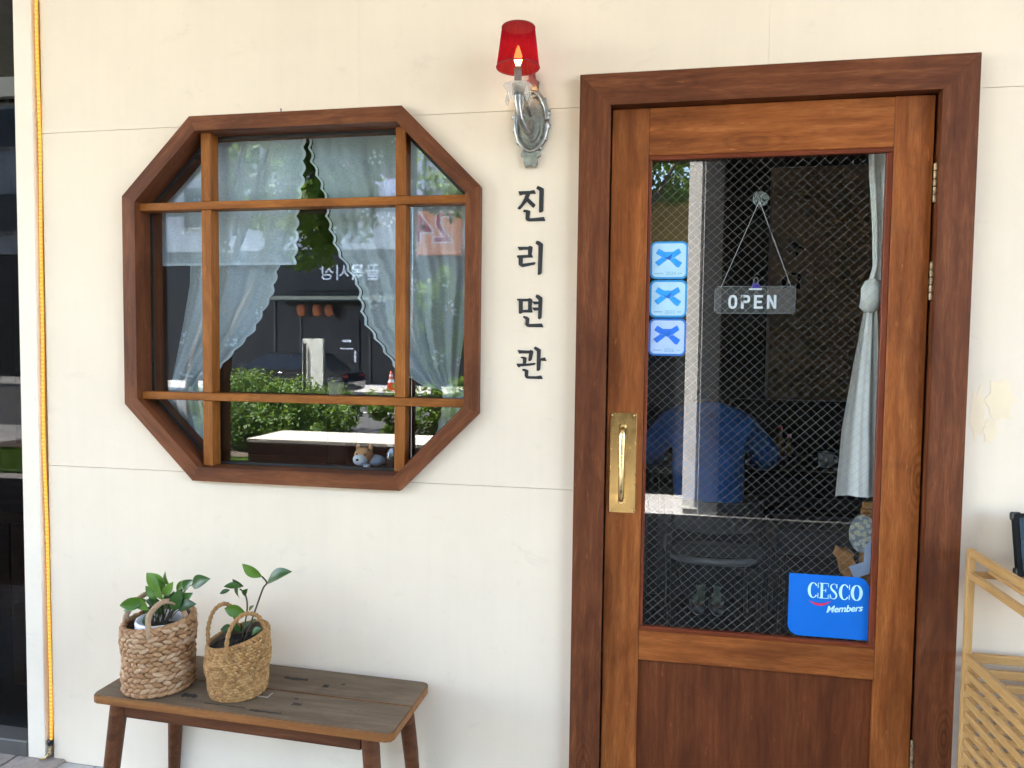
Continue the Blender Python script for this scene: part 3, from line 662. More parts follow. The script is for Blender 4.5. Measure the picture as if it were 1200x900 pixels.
# ------------------------------------------------------------------ wall sconce with red shade
M['silver'] = plain('tarnished_silver', (0.30, 0.29, 0.275, 1), 0.33, 0.9, 0.35, 45, 0.25, 110)
M['silver_dark'] = plain('grey_candle_sleeve', (0.20, 0.19, 0.17, 1), 0.5, 0.3, 0.3, 60)
M['crystal'] = sheer('crystal', (0.70, 0.68, 0.62, 1), 0.42, False)
def shade_mat():
    t = NT('red_pleated_shade'); st = t.noise(t.co((260, 260, 2)), 1.0, 2)
    col = t.ramp(st, [(0.3, (0.095, 0.003, 0.011, 1)), (0.7, (0.23, 0.009, 0.026, 1))])
    d = t.n('ShaderNodeBsdfDiffuse'); t.l(col, d.inputs[0]); tl = t.n('ShaderNodeBsdfTranslucent'); tl.inputs[0].default_value = (0.42, 0.014, 0.022, 1)
    tr = t.n('ShaderNodeBsdfTransparent'); tr.inputs[0].default_value = (0.9, 0.22, 0.14, 1)
    a = t.n('ShaderNodeMixShader'); a.inputs[0].default_value = 0.4; t.l(d.outputs[0], a.inputs[1]); t.l(tl.outputs[0], a.inputs[2])
    b = t.n('ShaderNodeMixShader'); b.inputs[0].default_value = 0.12; t.l(a.outputs[0], b.inputs[1]); t.l(tr.outputs[0], b.inputs[2]); t.surf(b.outputs[0]); return t.m
M['shade'] = shade_mat()
sn = thing('wall_sconce', 'silver candle sconce with lit bulb under a small red shade', 'wall lamp', (-0.366, 0, 2.28))
px_, py_ = -0.366, -0.001
def oval(cx, cz, rx, rz, n=40): return [(cx+rx*math.cos(2*math.pi*i/n), cz+rz*math.sin(2*math.pi*i/n)*(1.0)) for i in range(n)]
ctr = (-0.364, 2.268)
bp = part('back_plate', prism([oval(*ctr, 0.056, 0.098)], -0.010, -0.0005, 0.003), M['silver'], sn)
part('rim', tube([(ctr[0]+0.050*math.cos(a), -0.013, ctr[1]+0.091*math.sin(a)) for a in [2*math.pi*i/48 for i in range(49)]], 0.0075, 8), M['silver'], bp, smooth=True)
for k in range(14):      # carved leaves round the plate
    a = 2*math.pi*k/14 + 0.22; tip = 0.022 if math.sin(a) > -0.2 else 0.016
    c0 = Vector((ctr[0]+0.050*math.cos(a), -0.012, ctr[1]+0.090*math.sin(a))); d = Vector((math.cos(a), 0, math.sin(a)*0.9)).normalized()
    bm = bmesh.new(); sd = Vector((-d.z, 0, d.x))
    add_stitch_leaf = [(c0 - d*0.010, 0.004), (c0 + d*0.000 + sd*0.003, 0.0105), (c0 + d*0.006 + sd*0.006, 0.0085), (c0 + d*tip*0.55 + sd*0.011, 0.003)]
    add_tube(bm, [p for p, r in add_stitch_leaf], [r for p, r in add_stitch_leaf], 8); bmesh.ops.scale(bm, vec=(1, 0.7, 1), space=Matrix.Translation(-c0), verts=bm.verts)
    bmesh.ops.recalc_face_normals(bm, faces=bm.faces[:]); part('carved_leaf', mesh_of(bm), M['silver'], bp, smooth=True)
bm = bmesh.new()
for i in range(44):
    a = 2*math.pi*i/44; bmesh.ops.create_icosphere(bm, subdivisions=1, radius=0.0026, matrix=Matrix.Translation((ctr[0]+0.039*math.cos(a), -0.011, ctr[1]+0.077*math.sin(a))))
part('beading', mesh_of(bm), M['silver'], bp)
part('boss', prism([oval(ctr[0], ctr[1]-0.006, 0.028, 0.058)], -0.020, -0.010, 0.004), M['silver'], bp)
crest = [(-0.392, 2.352), (-0.384, 2.372), (-0.390, 2.392), (-0.376, 2.398), (-0.372, 2.418), (-0.364, 2.424), (-0.355, 2.418), (-0.352, 2.398), (-0.340, 2.390), (-0.345, 2.372), (-0.336, 2.352), (-0.364, 2.340)]
part('crest', prism([crest], -0.014, -0.0008, 0.002), M['silver'], sn)
tail = [(-0.392, 2.178), (-0.397, 2.165), (-0.386, 2.158), (-0.388, 2.142), (-0.382, 2.128), (-0.366, 2.133), (-0.350, 2.126), (-0.343, 2.140), (-0.345, 2.156), (-0.333, 2.163), (-0.338, 2.176), (-0.364, 2.188)]
part('tail_ornament', prism([tail], -0.016, -0.0008, 0.003), M['silver'], sn)
sx_, sy_ = -0.3885, -0.125
arm = spline([(-0.366, -0.018, 2.262), (-0.366, -0.040, 2.232), (-0.368, -0.075, 2.222), (-0.380, -0.108, 2.245), (-0.387, -0.124, 2.285), (sx_, sy_, 2.322)], 6)
part('arm', tube(arm, [0.013-0.004*math.sin(math.pi*i/(len(arm)-1)) for i in range(len(arm))], 10), M['silver'], sn, smooth=True)
part('arm', tube(spline([(-0.366, -0.018, 2.285), (-0.370, -0.045, 2.300), (-0.377, -0.075, 2.285), (-0.378, -0.090, 2.262)], 5), [0.006]*16, 8), M['silver'], sn, smooth=True)
part('drip_dish', lathe([(0.012, -0.014), (0.018, -0.010), (0.034, 0.000), (0.043, 0.010), (0.0415, 0.0115), (0.032, 0.004), (0.012, -0.003)], 26, False, lambda a, z: 1+0.05*abs(math.cos(6.5*a))), M['crystal'], sn, (sx_, sy_, 2.330), smooth=True)
part('dish_cup', lathe([(0.010, -0.02), (0.016, -0.014), (0.018, -0.006), (0.012, 0.0)], 18), M['silver_dark'], sn, (sx_, sy_, 2.330), smooth=True)
for a in (2.6, 4.4, 5.6, 0.6, 1.4):
    dx_, dy_ = 0.041*math.cos(a), 0.041*math.sin(a)
    part('crystal_drop', lathe([(0.0008, 0.0), (0.003, -0.004), (0.0015, -0.010), (0.005, -0.020), (0.0075, -0.034), (0.004, -0.044), (0.0005, -0.052)], 8, True), M['crystal'], sn, (sx_+dx_, sy_+dy_, 2.338))
part('candle_sleeve', lathe([(0.0115, 0), (0.0125, 0.004), (0.0115, 0.008), (0.0115, 0.064), (0.010, 0.066)], 18), M['silver_dark'], sn, (sx_, sy_, 2.330), smooth=True)
part('bulb', lathe([(0.006, 0), (0.0075, 0.008), (0.0125, 0.022), (0.0125, 0.030), (0.007, 0.048), (0.0015, 0.062)], 16), emit('warm_bulb', (1.0, 0.60, 0.24, 1), 1.7), sn, (sx_, sy_, 2.396), smooth=True)
def pleat(a, z): return 1 + 0.016*math.sin(60*a)
part('shade', lathe([(0.0635, 0), (0.0485, 0.120)], 180, False, pleat), M['shade'], sn, (sx_, sy_, 2.392))
for r_, z_ in ((0.0641, 2.394), (0.0489, 2.510)):
    part('shade_trim', tube([(sx_+r_*math.cos(a), sy_+r_*math.sin(a), z_) for a in [2*math.pi*i/60 for i in range(61)]], 0.0018, 6), M['red_trim'] if 'red_trim' in M else plain('red_shade_trim', (0.20, 0.01, 0.018, 1), 0.6), sn)

# ------------------------------------------------------------------ corner post with glowing rope light, neighbour's shop front
po = tag(part('corner_post', box(0.074, 0.10, 4.2, 0.002), M['post']), 'narrow cream painted post at the left end of the shop wall', 'post'); po.location = (-2.210, 0.033, 2.1)
rl = thing('rope_light', 'glowing amber rope light running up the gap beside the cream post', 'rope light', (-2.160, 0.0, 0.07))
pts = [(-2.160 + 0.0025*math.sin(z*3.1) + 0.0015*math.sin(z*9), -0.004 + 0.002*math.sin(z*4), z) for z in [0.07+0.06*i for i in range(58)]]
def led_tube():
    t = NT('amber_rope_tube'); d = t.n('ShaderNodeBsdfTranslucent'); d.inputs[0].default_value = (0.85, 0.60, 0.18, 1); e = t.n('ShaderNodeEmission'); e.inputs[0].default_value = (1.0, 0.58, 0.13, 1); e.inputs[1].default_value = 0.03
    a = t.n('ShaderNodeAddShader'); t.l(d.outputs[0], a.inputs[0]); t.l(e.outputs[0], a.inputs[1]); t.surf(a.outputs[0]); return t.m
part('tube', tube(pts, 0.0050, 8), led_tube(), rl, smooth=True)
bm = bmesh.new()
for i in range(228):
    z = 0.075+0.0150*i; x = -2.160 + 0.0025*math.sin(z*3.1) + 0.0015*math.sin(z*9)
    bmesh.ops.create_icosphere(bm, subdivisions=1, radius=0.0038, matrix=Matrix.Translation((x+0.001, -0.0070 + 0.002*math.sin(z*4), z)))
part('lamp_beads', mesh_of(bm), emit('amber_led', (1.0, 0.66, 0.20, 1), 0.09), rl, kind='stuff')
part('end_cap', lathe([(0.008, 0), (0.0105, 0.004), (0.0105, 0.016), (0.007, 0.02)], 12), M['black'], rl, (-2.160, -0.006, 0.050))
part('plug_lead', tube(spline([(-2.160, -0.006, 0.052), (-2.158, -0.012, 0.03), (-2.166, -0.022, 0.008), (-2.185, -0.03, 0.005)], 5), 0.004, 6), M['brass_grip'], rl)

nb = thing('neighbour_shop', 'dark glazed shop front left of the cream post', 'shop front', (-3.2, 0, 0))
M['alu'] = plain('dark_grey_sill', (0.085, 0.08, 0.075, 1), 0.5, 0.2, 0.1)
part('sill', boxes([(-6.5, -2.248, -0.02, 0.14, 0.0, 0.06)], 0.004), M['alu'], nb)
part('pane', boxes([(-6.5, -2.25, 0.060, 0.068, 0.062, 4.19)]), M['glass_dark'], nb)
part('transom', boxes([(-6.5, -2.249, 0.03, 0.056, 2.46, 2.53)]), M['alu'], nb)
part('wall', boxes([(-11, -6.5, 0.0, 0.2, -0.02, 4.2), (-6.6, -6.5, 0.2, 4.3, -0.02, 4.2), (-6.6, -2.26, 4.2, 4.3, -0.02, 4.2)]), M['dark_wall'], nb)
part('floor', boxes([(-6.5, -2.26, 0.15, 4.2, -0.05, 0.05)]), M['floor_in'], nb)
M['tablewood'] = wood('neighbour_table_wood', lin(66, 38, 22), lin(92, 56, 34), lin(110, 70, 44), 0.4, knots=False)
tb = thing('wooden_table', 'brown wooden table behind the dark shop window at left', 'table', (-3.05, 0.75, 0.05))
part('table_top', box(0.9, 0.8, 0.05, 0.004), M['tablewood'], tb, (-3.05, 0.75, 0.80))
for sx in (-1, 1):
    for sy in (-1, 1): part('leg', box(0.08, 0.08, 0.725, 0.004), M['tablewood'], tb, (-3.05+sx*0.38, 0.75+sy*0.33, 0.4125))
M['mauve'] = plain('mauve_upholstery', (0.16, 0.075, 0.13, 1), 0.8, 0, 0.15)
bq = thing('upholstered_bench', 'mauve upholstered bench behind the dark shop window at left', 'bench', (-3.3, 1.7, 0.05))
part('seat', box(1.6, 0.5, 0.42, 0.04, 3), M['mauve'], bq, (-3.3, 1.7, 0.26)); part('backrest', box(1.6, 0.12, 0.5, 0.04, 3), M['mauve'], bq, (-3.3, 1.98, 0.75))

# ------------------------------------------------------------------ bench
M['benchtop'] = wood('weathered_bench_top', lin(84, 71, 58), lin(110, 94, 77), lin(128, 110, 92), 0.5, 1.2, False, 0.45, 0.2)
M['benchleg'] = wood('walnut_bench_leg', lin(66, 38, 24), lin(96, 58, 36), lin(116, 74, 48), 0.42, 1.0, False, 0.4)
M['benchedge'] = wood('bench_bare_edge', lin(112, 70, 38), lin(138, 90, 50), lin(156, 108, 64), 0.5, 1.0, False, 0.3)
BZ, BR = 0.45, RAD(-1.9)
be = thing('wooden_bench', 'low brown wooden bench with worn two board top against the wall', 'bench', (-1.185, -0.187, 0.0), BR)
def bench_board(y0, y1, bev_front):
    r = 0.022; x0, x1 = -0.505, 0.505
    if bev_front: out = [(x0, y1), (x0, y0+r), (x0+r*0.3, y0+r*0.3), (x0+r, y0), (x1-r, y0), (x1-r*0.3, y0+r*0.3), (x1, y0+r), (x1, y1)]
    else: out = [(x0, y0), (x1, y0), (x1, y1-r), (x1-r*0.3, y1-r*0.3), (x1-r, y1), (x0+r, y1), (x0+r*0.3, y1-r*0.3), (x0, y1-r)]
    bm_ = bmesh.new(); f = [bm_.verts.new((x, y, 0.0)) for x, y in out]; b = [bm_.verts.new((x, y, -0.026)) for x, y in out]
    n = len(out); top = bm_.faces.new(f); bm_.faces.new(b[::-1])
    for i in range(n): bm_.faces.new((f[i], b[i], b[(i+1) % n], f[(i+1) % n]))
    bmesh.ops.recalc_face_normals(bm_, faces=bm_.faces[:])
    bmesh.ops.bevel(bm_, geom=list({e for e in top.edges}), offset=0.003, segments=2, affect='EDGES')
    me = mesh_of(bm_); me.materials.append(M['benchtop']); me.materials.append(M['benchedge'])
    for p in me.polygons: p.material_index = 0 if p.normal.z > 0.9 else 1
    return me
part('seat_board', bench_board(-0.168, -0.002, True), None, be, (0, 0, BZ), local=True)
part('seat_board', bench_board(0.002, 0.168, False), None, be, (0, 0, BZ-0.001), local=True)
for y in (-0.135, 0.135): part('apron', box(0.80, 0.024, 0.045, 0.002), M['benchleg'], be, (0, y, BZ-0.0495), local=True)
for x in (-0.41, 0.41): part('apron', box(0.024, 0.24, 0.045, 0.002), M['benchleg'], be, (x, 0, BZ-0.0495), local=True)
for sx in (-1, 1):
    for sy in (-1, 1):
        part('leg', tube([(sx*0.425, sy*0.137, BZ-0.027), (sx*0.445, sy*0.150, 0.22), (sx*0.463, sy*0.162, 0.0)], [0.0265, 0.0245, 0.019], 20), M['benchleg'], be, local=True, smooth=False)
M['tape'] = plain('black_tape_residue', (0.02, 0.018, 0.017, 1), 0.7, 0, 0.3, 60)
M['scratch'] = plain('pale_scratch', (0.42, 0.38, 0.33, 1), 0.8)
def flat(pts, h=0.0009):
    bm_ = bmesh.new(); f = [bm_.verts.new((x, y, h)) for x, y in pts]; b = [bm_.verts.new((x, y, 0)) for x, y in pts]; n = len(pts)
    bm_.faces.new(f); bm_.faces.new(b[::-1])
    for i in range(n): bm_.faces.new((f[i], b[i], b[(i+1) % n], f[(i+1) % n]))
    bmesh.ops.recalc_face_normals(bm_, faces=bm_.faces[:]); return mesh_of(bm_)
def blot(cx, cy, l, w_, seed):
    rr = random.Random(seed); top = [(cx - l/2 + l*i/9, cy + w_/2*rr.uniform(0.25, 1)) for i in range(10)]; bot = [(cx + l/2 - l*i/9, cy - w_/2*rr.uniform(0.25, 1)) for i in range(10)]
    return top[::-1] + bot[::-1]
for (cx, cy, l, w_, sd, mt) in ((-0.20, -0.100, 0.055, 0.030, 1, 'tape'), (0.065, 0.085, 0.085, 0.016, 2, 'tape'), (0.185, 0.062, 0.018, 0.020, 3, 'tape'), (0.235, 0.085, 0.012, 0.010, 4, 'tape'), (0.155, -0.072, 0.030, 0.018, 5, 'tape'), (0.135, -0.040, 0.014, 0.008, 6, 'tape'), (0.085, -0.135, 0.105, 0.014, 7, 'tape'), (-0.055, -0.130, 0.14, 0.005, 8, 'tape')):
    part('tape_residue', flat(blot(cx, cy, l, w_, sd)), M[mt], be, (0, 0, BZ), local=True)
part('scratch', flat([(-0.03, -0.056), (0.045, -0.056), (0.045, -0.050), (-0.03, -0.050)], 0.0005), M['scratch'], be, (0, 0, BZ), local=True)
part('scratch', flat([(0.041, -0.050), (0.045, -0.050), (0.045, -0.022), (0.041, -0.022)], 0.0005), M['scratch'], be, (0, 0, BZ), local=True)

# ------------------------------------------------------------------ baskets and plants
def weave_mat(name, c1, c2, c3):
    t = NT(name); g = t.n('ShaderNodeNewGeometry'); co = t.co((90, 90, 260)); n = t.noise(co, 1.0, 3)
    col = t.ramp(g.outputs['Random Per Island'], [(0.0, c1), (0.45, c2), (1.0, c3)])
    col = t.mix(t.maprange(n, 0.35, 0.75, 0.0, 0.5), col, tuple(v*0.55 for v in c1[:3]) + (1,))
    t.bsdf(col, 0.7, 0, t.bump(n, 0.4, 0.002)); return t.m
M['weave1'] = weave_mat('hyacinth_weave', lin(142, 100, 64), lin(168, 126, 86), lin(190, 156, 122))
M['weave2'] = weave_mat('seagrass_weave', lin(140, 98, 52), lin(172, 128, 76), lin(192, 150, 98))
M['rope1'] = weave_mat('wrapped_rope', lin(150, 118, 88), lin(172, 142, 112), lin(190, 164, 136))
M['liner'] = plain('basket_liner', (0.16, 0.11, 0.07, 1), 0.9, 0, 0.3, 40)
M['pot'] = plain('white_pot', (0.72, 0.72, 0.76, 1), 0.3, 0, 0.02)
M['soilp'] = plain('potting_soil', (0.018, 0.014, 0.011, 1), 0.95, 0, 0.5, 60, 0.8, 120)
def add_stitch(bm, p, t, n, L, W, T, seg=6):
    """fat lens shaped stitch centred at p, along t, outward n."""
    s = n.cross(t).normalized(); rings = []
    prof = ((-0.5, 0.12), (-0.30, 0.75), (0.0, 1.0), (0.30, 0.75), (0.5, 0.12))
    for u, k in prof:
        rings.append([bm.verts.new(p + t*(u*L) + s*(math.cos(2*math.pi*i/seg)*W/2*k) + n*(math.sin(2*math.pi*i/seg)*T/2*k + (k-1)*T*0.35)) for i in range(seg)])
    for a, b in zip(rings[:-1], rings[1:]):
        for i in range(seg): j = (i+1) % seg; bm.faces.new((a[i], a[j], b[j], b[i]))
    bm.faces.new(rings[0][::-1]); bm.faces.new(rings[-1])
def basket_shell(radf, topf, seg=48, rings=12):
    v, f = [], []
    for i in range(rings+1):
        for k in range(seg):
            a = 2*math.pi*k/seg; h = topf(a); z = h*i/rings; r = radf(z/h)*0.93; v.append((r*math.cos(a), r*math.sin(a), z+0.001))
    for i in range(rings):
        for k in range(seg): j = (k+1) % seg; f.append((i*seg+k, i*seg+j, (i+1)*seg+j, (i+1)*seg+k))
    f.append(tuple(range(seg))[::-1]); return pyd(v, f)
def rope_loop(pts, r, turns, wrap_r):
    """two strands twisted round the loop."""
    sp = spline(pts, 10); bm_ = bmesh.new()
    for ph in (0, math.pi):
        q = []
        for i, p in enumerate(sp):
            t = (sp[min(i+1, len(sp)-1)] - sp[max(i-1, 0)]).normalized(); up = Vector((0.3, 0.9, 0.1)); s = t.cross(up).normalized(); u = s.cross(t)
            a = ph + 2*math.pi*turns*i/(len(sp)-1); q.append(p + (s*math.cos(a) + u*math.sin(a))*r*0.55)
        add_tube(bm_, q, wrap_r, 7)
    bmesh.ops.recalc_face_normals(bm_, faces=bm_.faces[:]); return mesh_of(bm_)
def wrapped_loop(pts, r, n):
    sp = spline(pts, 8); bm_ = bmesh.new(); k = len(sp)
    fine = spline(sp, 3); rr = [r*(1+0.10*math.sin(i*2.1)) for i in range(len(fine))]
    add_tube(bm_, fine, rr, 9); bmesh.ops.recalc_face_normals(bm_, faces=bm_.faces[:]); return mesh_of(bm_)
# basket one: chunky braid, ten courses
b1c = (-1.530, -0.232, BZ+0.001)
b1 = thing('woven_basket', 'chunky woven water hyacinth basket holding a white pot on the bench', 'basket', b1c, 0.2)
r1 = lambda u: 0.102 + 0.007*math.sin(u*2.2) + 0.003*math.sin(u*9)
h1 = lambda a: 0.212 + 0.010*math.cos(a-0.3)
part('liner', basket_shell(r1, h1), M['liner'], b1, local=True)
bm = bmesh.new(); rw = random.Random(3); NR = 13
for i in range(NR):
    n_ = 27
    for k in range(n_):
        a = 2*math.pi*(k + (0.5 if i % 2 else 0))/n_ + rw.uniform(-.02, .02); h = h1(a); u = (i+0.5)/NR; z = h*u + 0.002; r = r1(u) + rw.uniform(-.002, .002)
        n = Vector((math.cos(a), math.sin(a), 0)); t = Vector((-math.sin(a), math.cos(a), 0))
        t2 = (t + Vector((0, 0, 0.42 if i % 2 else -0.42))).normalized()
        add_stitch(bm, n*r + Vector((0, 0, z)), t2, n, 0.037*rw.uniform(.85, 1.15), 0.0180, 0.0110)
part('woven_wall', mesh_of(bm), M['weave1'], b1, local=True, smooth=True, kind='stuff')
bm = bmesh.new()
for k in range(26):
    a = 2*math.pi*k/26; n = Vector((math.cos(a), math.sin(a), 0)); t = Vector((-math.sin(a), math.cos(a), 0.35)).normalized()
    add_stitch(bm, n*(r1(1.0)-0.004) + Vector((0, 0, h1(a)+0.004)), t, n, 0.046, 0.018, 0.020)
part('rim', mesh_of(bm), M['weave1'], b1, local=True, smooth=True)
bm = bmesh.new()
for k in range(24):
    a = 2*math.pi*k/24; n = Vector((math.cos(a), math.sin(a), 0)); t = Vector((-math.sin(a), math.cos(a), 0.2)).normalized()
    add_stitch(bm, n*(r1(0)+0.002) + Vector((0, 0, 0.010)), t, n, 0.042, 0.018, 0.018)
part('base_braid', mesh_of(bm), M['weave1'], b1, local=True, smooth=True)
# local frame is turned by 0.2 rad; handles left-back and right-front as seen
def l1(x, y, z): v = Matrix.Rotation(-0.2, 3, 'Z') @ Vector((x*0.89, y*0.89, z)); return (v.x, v.y, v.z)
part('handle', wrapped_loop([l1(-0.118, -0.03, 0.19), l1(-0.112, -0.02, 0.235), l1(-0.085, 0.015, 0.277), l1(-0.045, 0.05, 0.290), l1(-0.02, 0.085, 0.262), l1(-0.015, 0.105, 0.20)], 0.0085, 30), M['rope1'], b1, local=True, smooth=True)
part('handle', wrapped_loop([l1(0.045, -0.112, 0.185), l1(0.040, -0.110, 0.225), l1(0.030, -0.085, 0.262), l1(0.055, -0.045, 0.290), l1(0.092, -0.010, 0.268), l1(0.112, 0.015, 0.20)], 0.0085, 30), M['rope1'], b1, local=True, smooth=True)
pt = thing('flower_pot', 'white round flower pot sunk inside the chunky basket', 'pot', (b1c[0]+0.012, b1c[1]-0.003, BZ+0.055))
part('pot_body', lathe([(0.050, 0.0), (0.066, 0.02), (0.075, 0.09), (0.078, 0.160), (0.076, 0.168), (0.072, 0.168), (0.070, 0.150), (0.068, 0.128)], 40, False), M['pot'], pt, (b1c[0]+0.012, b1c[1]-0.003, BZ+0.055), smooth=True)
part('soil', lathe([(0.069, 0.0), (0.05, 0.004), (0.001, 0.005)], 24, False), M['soilp'], pt, (b1c[0]+0.012, b1c[1]-0.003, BZ+0.185))
# basket two: fine plait
b2c = (-1.258, -0.218, BZ+0.001)
b2 = thing('seagrass_basket', 'fine plaited seagrass basket filled with dark soil on the bench', 'basket', b2c, 0.0)
def r2f(u): return 0.084 + 0.016*math.sin(min(u, 1)*2.0) - 0.006*max(0, u-0.75)*4
h2 = lambda a: 0.178 + 0.022*math.cos(a-0.5)
part('liner', basket_shell(r2f, h2), M['liner'], b2, local=True)
bm = bmesh.new(); NR = 19
for i in range(NR):
    n_ = 52
    for k in range(n_):
        a = 2*math.pi*(k + (0.5 if i % 2 else 0))/n_ + rw.uniform(-.02, .02); h = h2(a); u = (i+0.5)/NR; z = h*u + 0.001
        r = r2f(u) + 0.002*math.sin(u*14) + rw.uniform(-.001, .001)
        n = Vector((math.cos(a), math.sin(a), 0)); t = (Vector((-math.sin(a), math.cos(a), 0)) + Vector((0, 0, 0.6 if i % 2 else -0.6))).normalized()
        add_stitch(bm, n*r + Vector((0, 0, z)), t, n, 0.0185, 0.0105, 0.006, 5)
part('woven_wall', mesh_of(bm), M['weave2'], b2, local=True, smooth=True, kind='stuff')
part('rim', rope_loop([(r2f(1)*0.97*math.cos(a), r2f(1)*0.97*math.sin(a), h2(a)+0.002) for a in [2*math.pi*k/20 for k in range(21)]], 0.0042, 34, 0.0035), M['weave2'], b2, local=True, smooth=True)
part('handle', rope_loop([(-0.0900, -0.0225, 0.150), (-0.0927, -0.0180, 0.205), (-0.0828, -0.0045, 0.252), (-0.0630, 0.0180, 0.270), (-0.0468, 0.0405, 0.252), (-0.0405, 0.0558, 0.205), (-0.0378, 0.0702, 0.165)], 0.0052, 9, 0.0045), M['weave2'], b2, local=True, smooth=True)
part('handle', rope_loop([(0.0198, -0.0945, 0.130), (0.0198, -0.0927, 0.200), (0.0297, -0.0720, 0.248), (0.0522, -0.0405, 0.268), (0.0765, -0.0090, 0.250), (0.0846, 0.0135, 0.205), (0.0855, 0.0270, 0.165)], 0.0052, 9, 0.0045), M['weave2'], b2, local=True, smooth=True)
sv, sf = [], []
for i in range(9):
    for k in range(30):
        a = 2*math.pi*k/30; r = 0.089*(8-i)/8+0.0005; sv.append((r*math.cos(a), r*math.sin(a), 0.150 + 0.0095*math.cos(a-0.5)*(r/0.089) + rw.uniform(-.003, .003)))
for i in range(8):
    for k in range(30): j = (k+1) % 30; sf.append((i*30+k, i*30+j, (i+1)*30+j, (i+1)*30+k))
part('soil', pyd(sv, sf), M['soilp'], b2, local=True)

M['leaf_a'] = leafmat('glossy_leaf_bright', (0.06, 0.15, 0.014, 1), (0.15, 0.29, 0.04, 1), 0.18, 0.4, 40, 0.5)
M['leaf_b'] = leafmat('glossy_leaf_dark', (0.012, 0.045, 0.012, 1), (0.04, 0.11, 0.022, 1), 0.12, 0.38, 40, 0.4)
M['stem'] = plain('plant_stem', (0.05, 0.035, 0.02, 1), 0.6)
M['stem_g'] = plain('green_stem', (0.06, 0.10, 0.03, 1), 0.6)
def leaf_mesh(a, b, wf, rr, cup=0.32, droop=0.10):
    a, b = Vector(a), Vector(b); d = b-a; L = d.length; t = d.normalized()
    view = Vector((rr.uniform(-.75, .75), -1, 0.5+rr.uniform(-.6, .6))).normalized(); s = t.cross(view).normalized(); n = s.cross(t).normalized()
    prof = (0.06, 0.46, 0.78, 0.95, 1.0, 0.93, 0.72, 0.42, 0.05); v, f = [], []
    for i, k in enumerate(prof):
        u = i/(len(prof)-1); c = a + t*(L*u) + n*(droop*L*math.sin(math.pi*u)); wd = wf*L*k/2
        for q in (-1, -0.5, 0, 0.5, 1): v.append(c + s*(wd*q) + n*(cup*wd*(abs(q)**1.5) + 0.0010*0))
    m = 5
    for i in range(len(prof)-1):
        for q in range(4): f.append((i*m+q, i*m+q+1, (i+1)*m+q+1, (i+1)*m+q))
    me = pyd(v, f)
    for p in me.polygons: p.use_smooth = True
    return me
rp = random.Random(11)
z1p = thing('leafy_pot_plant', 'glossy green leafy plant growing from the white pot', 'plant', (b1c[0]+0.012, b1c[1]-0.003, BZ+0.19))
PL1 = [((-1.507, .755), (-1.572, .815), 1), ((-1.507, .769), (-1.559, .808), 1), ((-1.498, .772), (-1.519, .818), 1), ((-1.498, .750), (-1.470, .796), 1), ((-1.489, .748), (-1.458, .786), 1), ((-1.566, .731), (-1.639, .717), 1), ((-1.567, .724), (-1.634, .694), 1), ((-1.550, .712), (-1.552, .764), 0), ((-1.532, .716), (-1.580, .722), 0), ((-1.578, .690), (-1.622, .648), 0), ((-1.570, .684), (-1.558, .644), 0), ((-1.533, .672), (-1.547, .731), 0), ((-1.527, .685), (-1.498, .744), 0), ((-1.508, .692), (-1.460, .764), 0), ((-1.465, .706), (-1.437, .778), 0), ((-1.446, .715), (-1.374, .738), 0), ((-1.430, .775), (-1.382, .816), 0), ((-1.425, .779), (-1.346, .811), 0), ((-1.440, .712), (-1.428, .772), 0), ((-1.545, .665), (-1.522, .712), 0), ((-1.520, .700), (-1.512, .760), 0), ((-1.530, .735), (-1.560, .780), 1), ((-1.500, .735), (-1.535, .800), 1), ((-1.490, .700), (-1.478, .760), 0), ((-1.555, .700), (-1.600, .740), 1), ((-1.470, .720), (-1.400, .765), 0), ((-1.545, .690), (-1.590, .670), 0), ((-1.510, .680), (-1.500, .725), 0)]
for i, (a, b, br) in enumerate(PL1):
    y = -0.225 + rp.uniform(-.028, .028); lf = part('leaf', leaf_mesh((a[0], y, a[1]), (b[0], y + rp.uniform(-0.03, 0.015), b[1]), 0.52 if br else 0.50, rp), M['leaf_a' if br else 'leaf_b'], z1p)
    part('leaf_stalk', tube(spline([(a[0], y, a[1]), (a[0]*0.7-1.52*0.3, y*0.7-0.226*0.3, a[1]-0.016), (a[0]*0.4-1.525*0.6, -0.226, a[1]-0.045)], 3), 0.0017, 5), M['stem_g' if br else 'stem'], lf)
for x0, x1, zt in ((-1.548, -1.505, .770), (-1.540, -1.552, .715), (-1.530, -1.525, .700), (-1.525, -1.462, .720), (-1.515, -1.432, .780), (-1.560, -1.575, .700)):
    part('stem', tube(spline([(x0, -0.228, 0.640), (x0*0.6+x1*0.4, -0.212, (0.64+zt)/2), (x1, -0.215, zt)], 4), [0.004-0.0002*i for i in range(9)], 7), M['stem'], z1p, smooth=True)
z2p = thing('young_shrub_plant', 'sparse young plant with tall leaning stem in the seagrass basket', 'plant', (b2c[0]+0.02, b2c[1], BZ+0.155))
PL2 = [((-1.271, .771), (-1.322, .776), 0), ((-1.268, .771), (-1.301, .797), 0), ((-1.250, .750), (-1.244, .805), 0), ((-1.246, .756), (-1.221, .785), 0), ((-1.290, .772), (-1.318, .762), 0), ((-1.253, .694), (-1.314, .708), 1), ((-1.250, .690), (-1.230, .712), 0), ((-1.260, .630), (-1.284, .668), 0), ((-1.262, .632), (-1.232, .664), 0), ((-1.305, .628), (-1.348, .624), 0), ((-1.215, .632), (-1.178, .656), 0), ((-1.184, .819), (-1.241, .863), 1), ((-1.166, .800), (-1.074, .848), 0), ((-1.215, .668), (-1.197, .684), 0)]
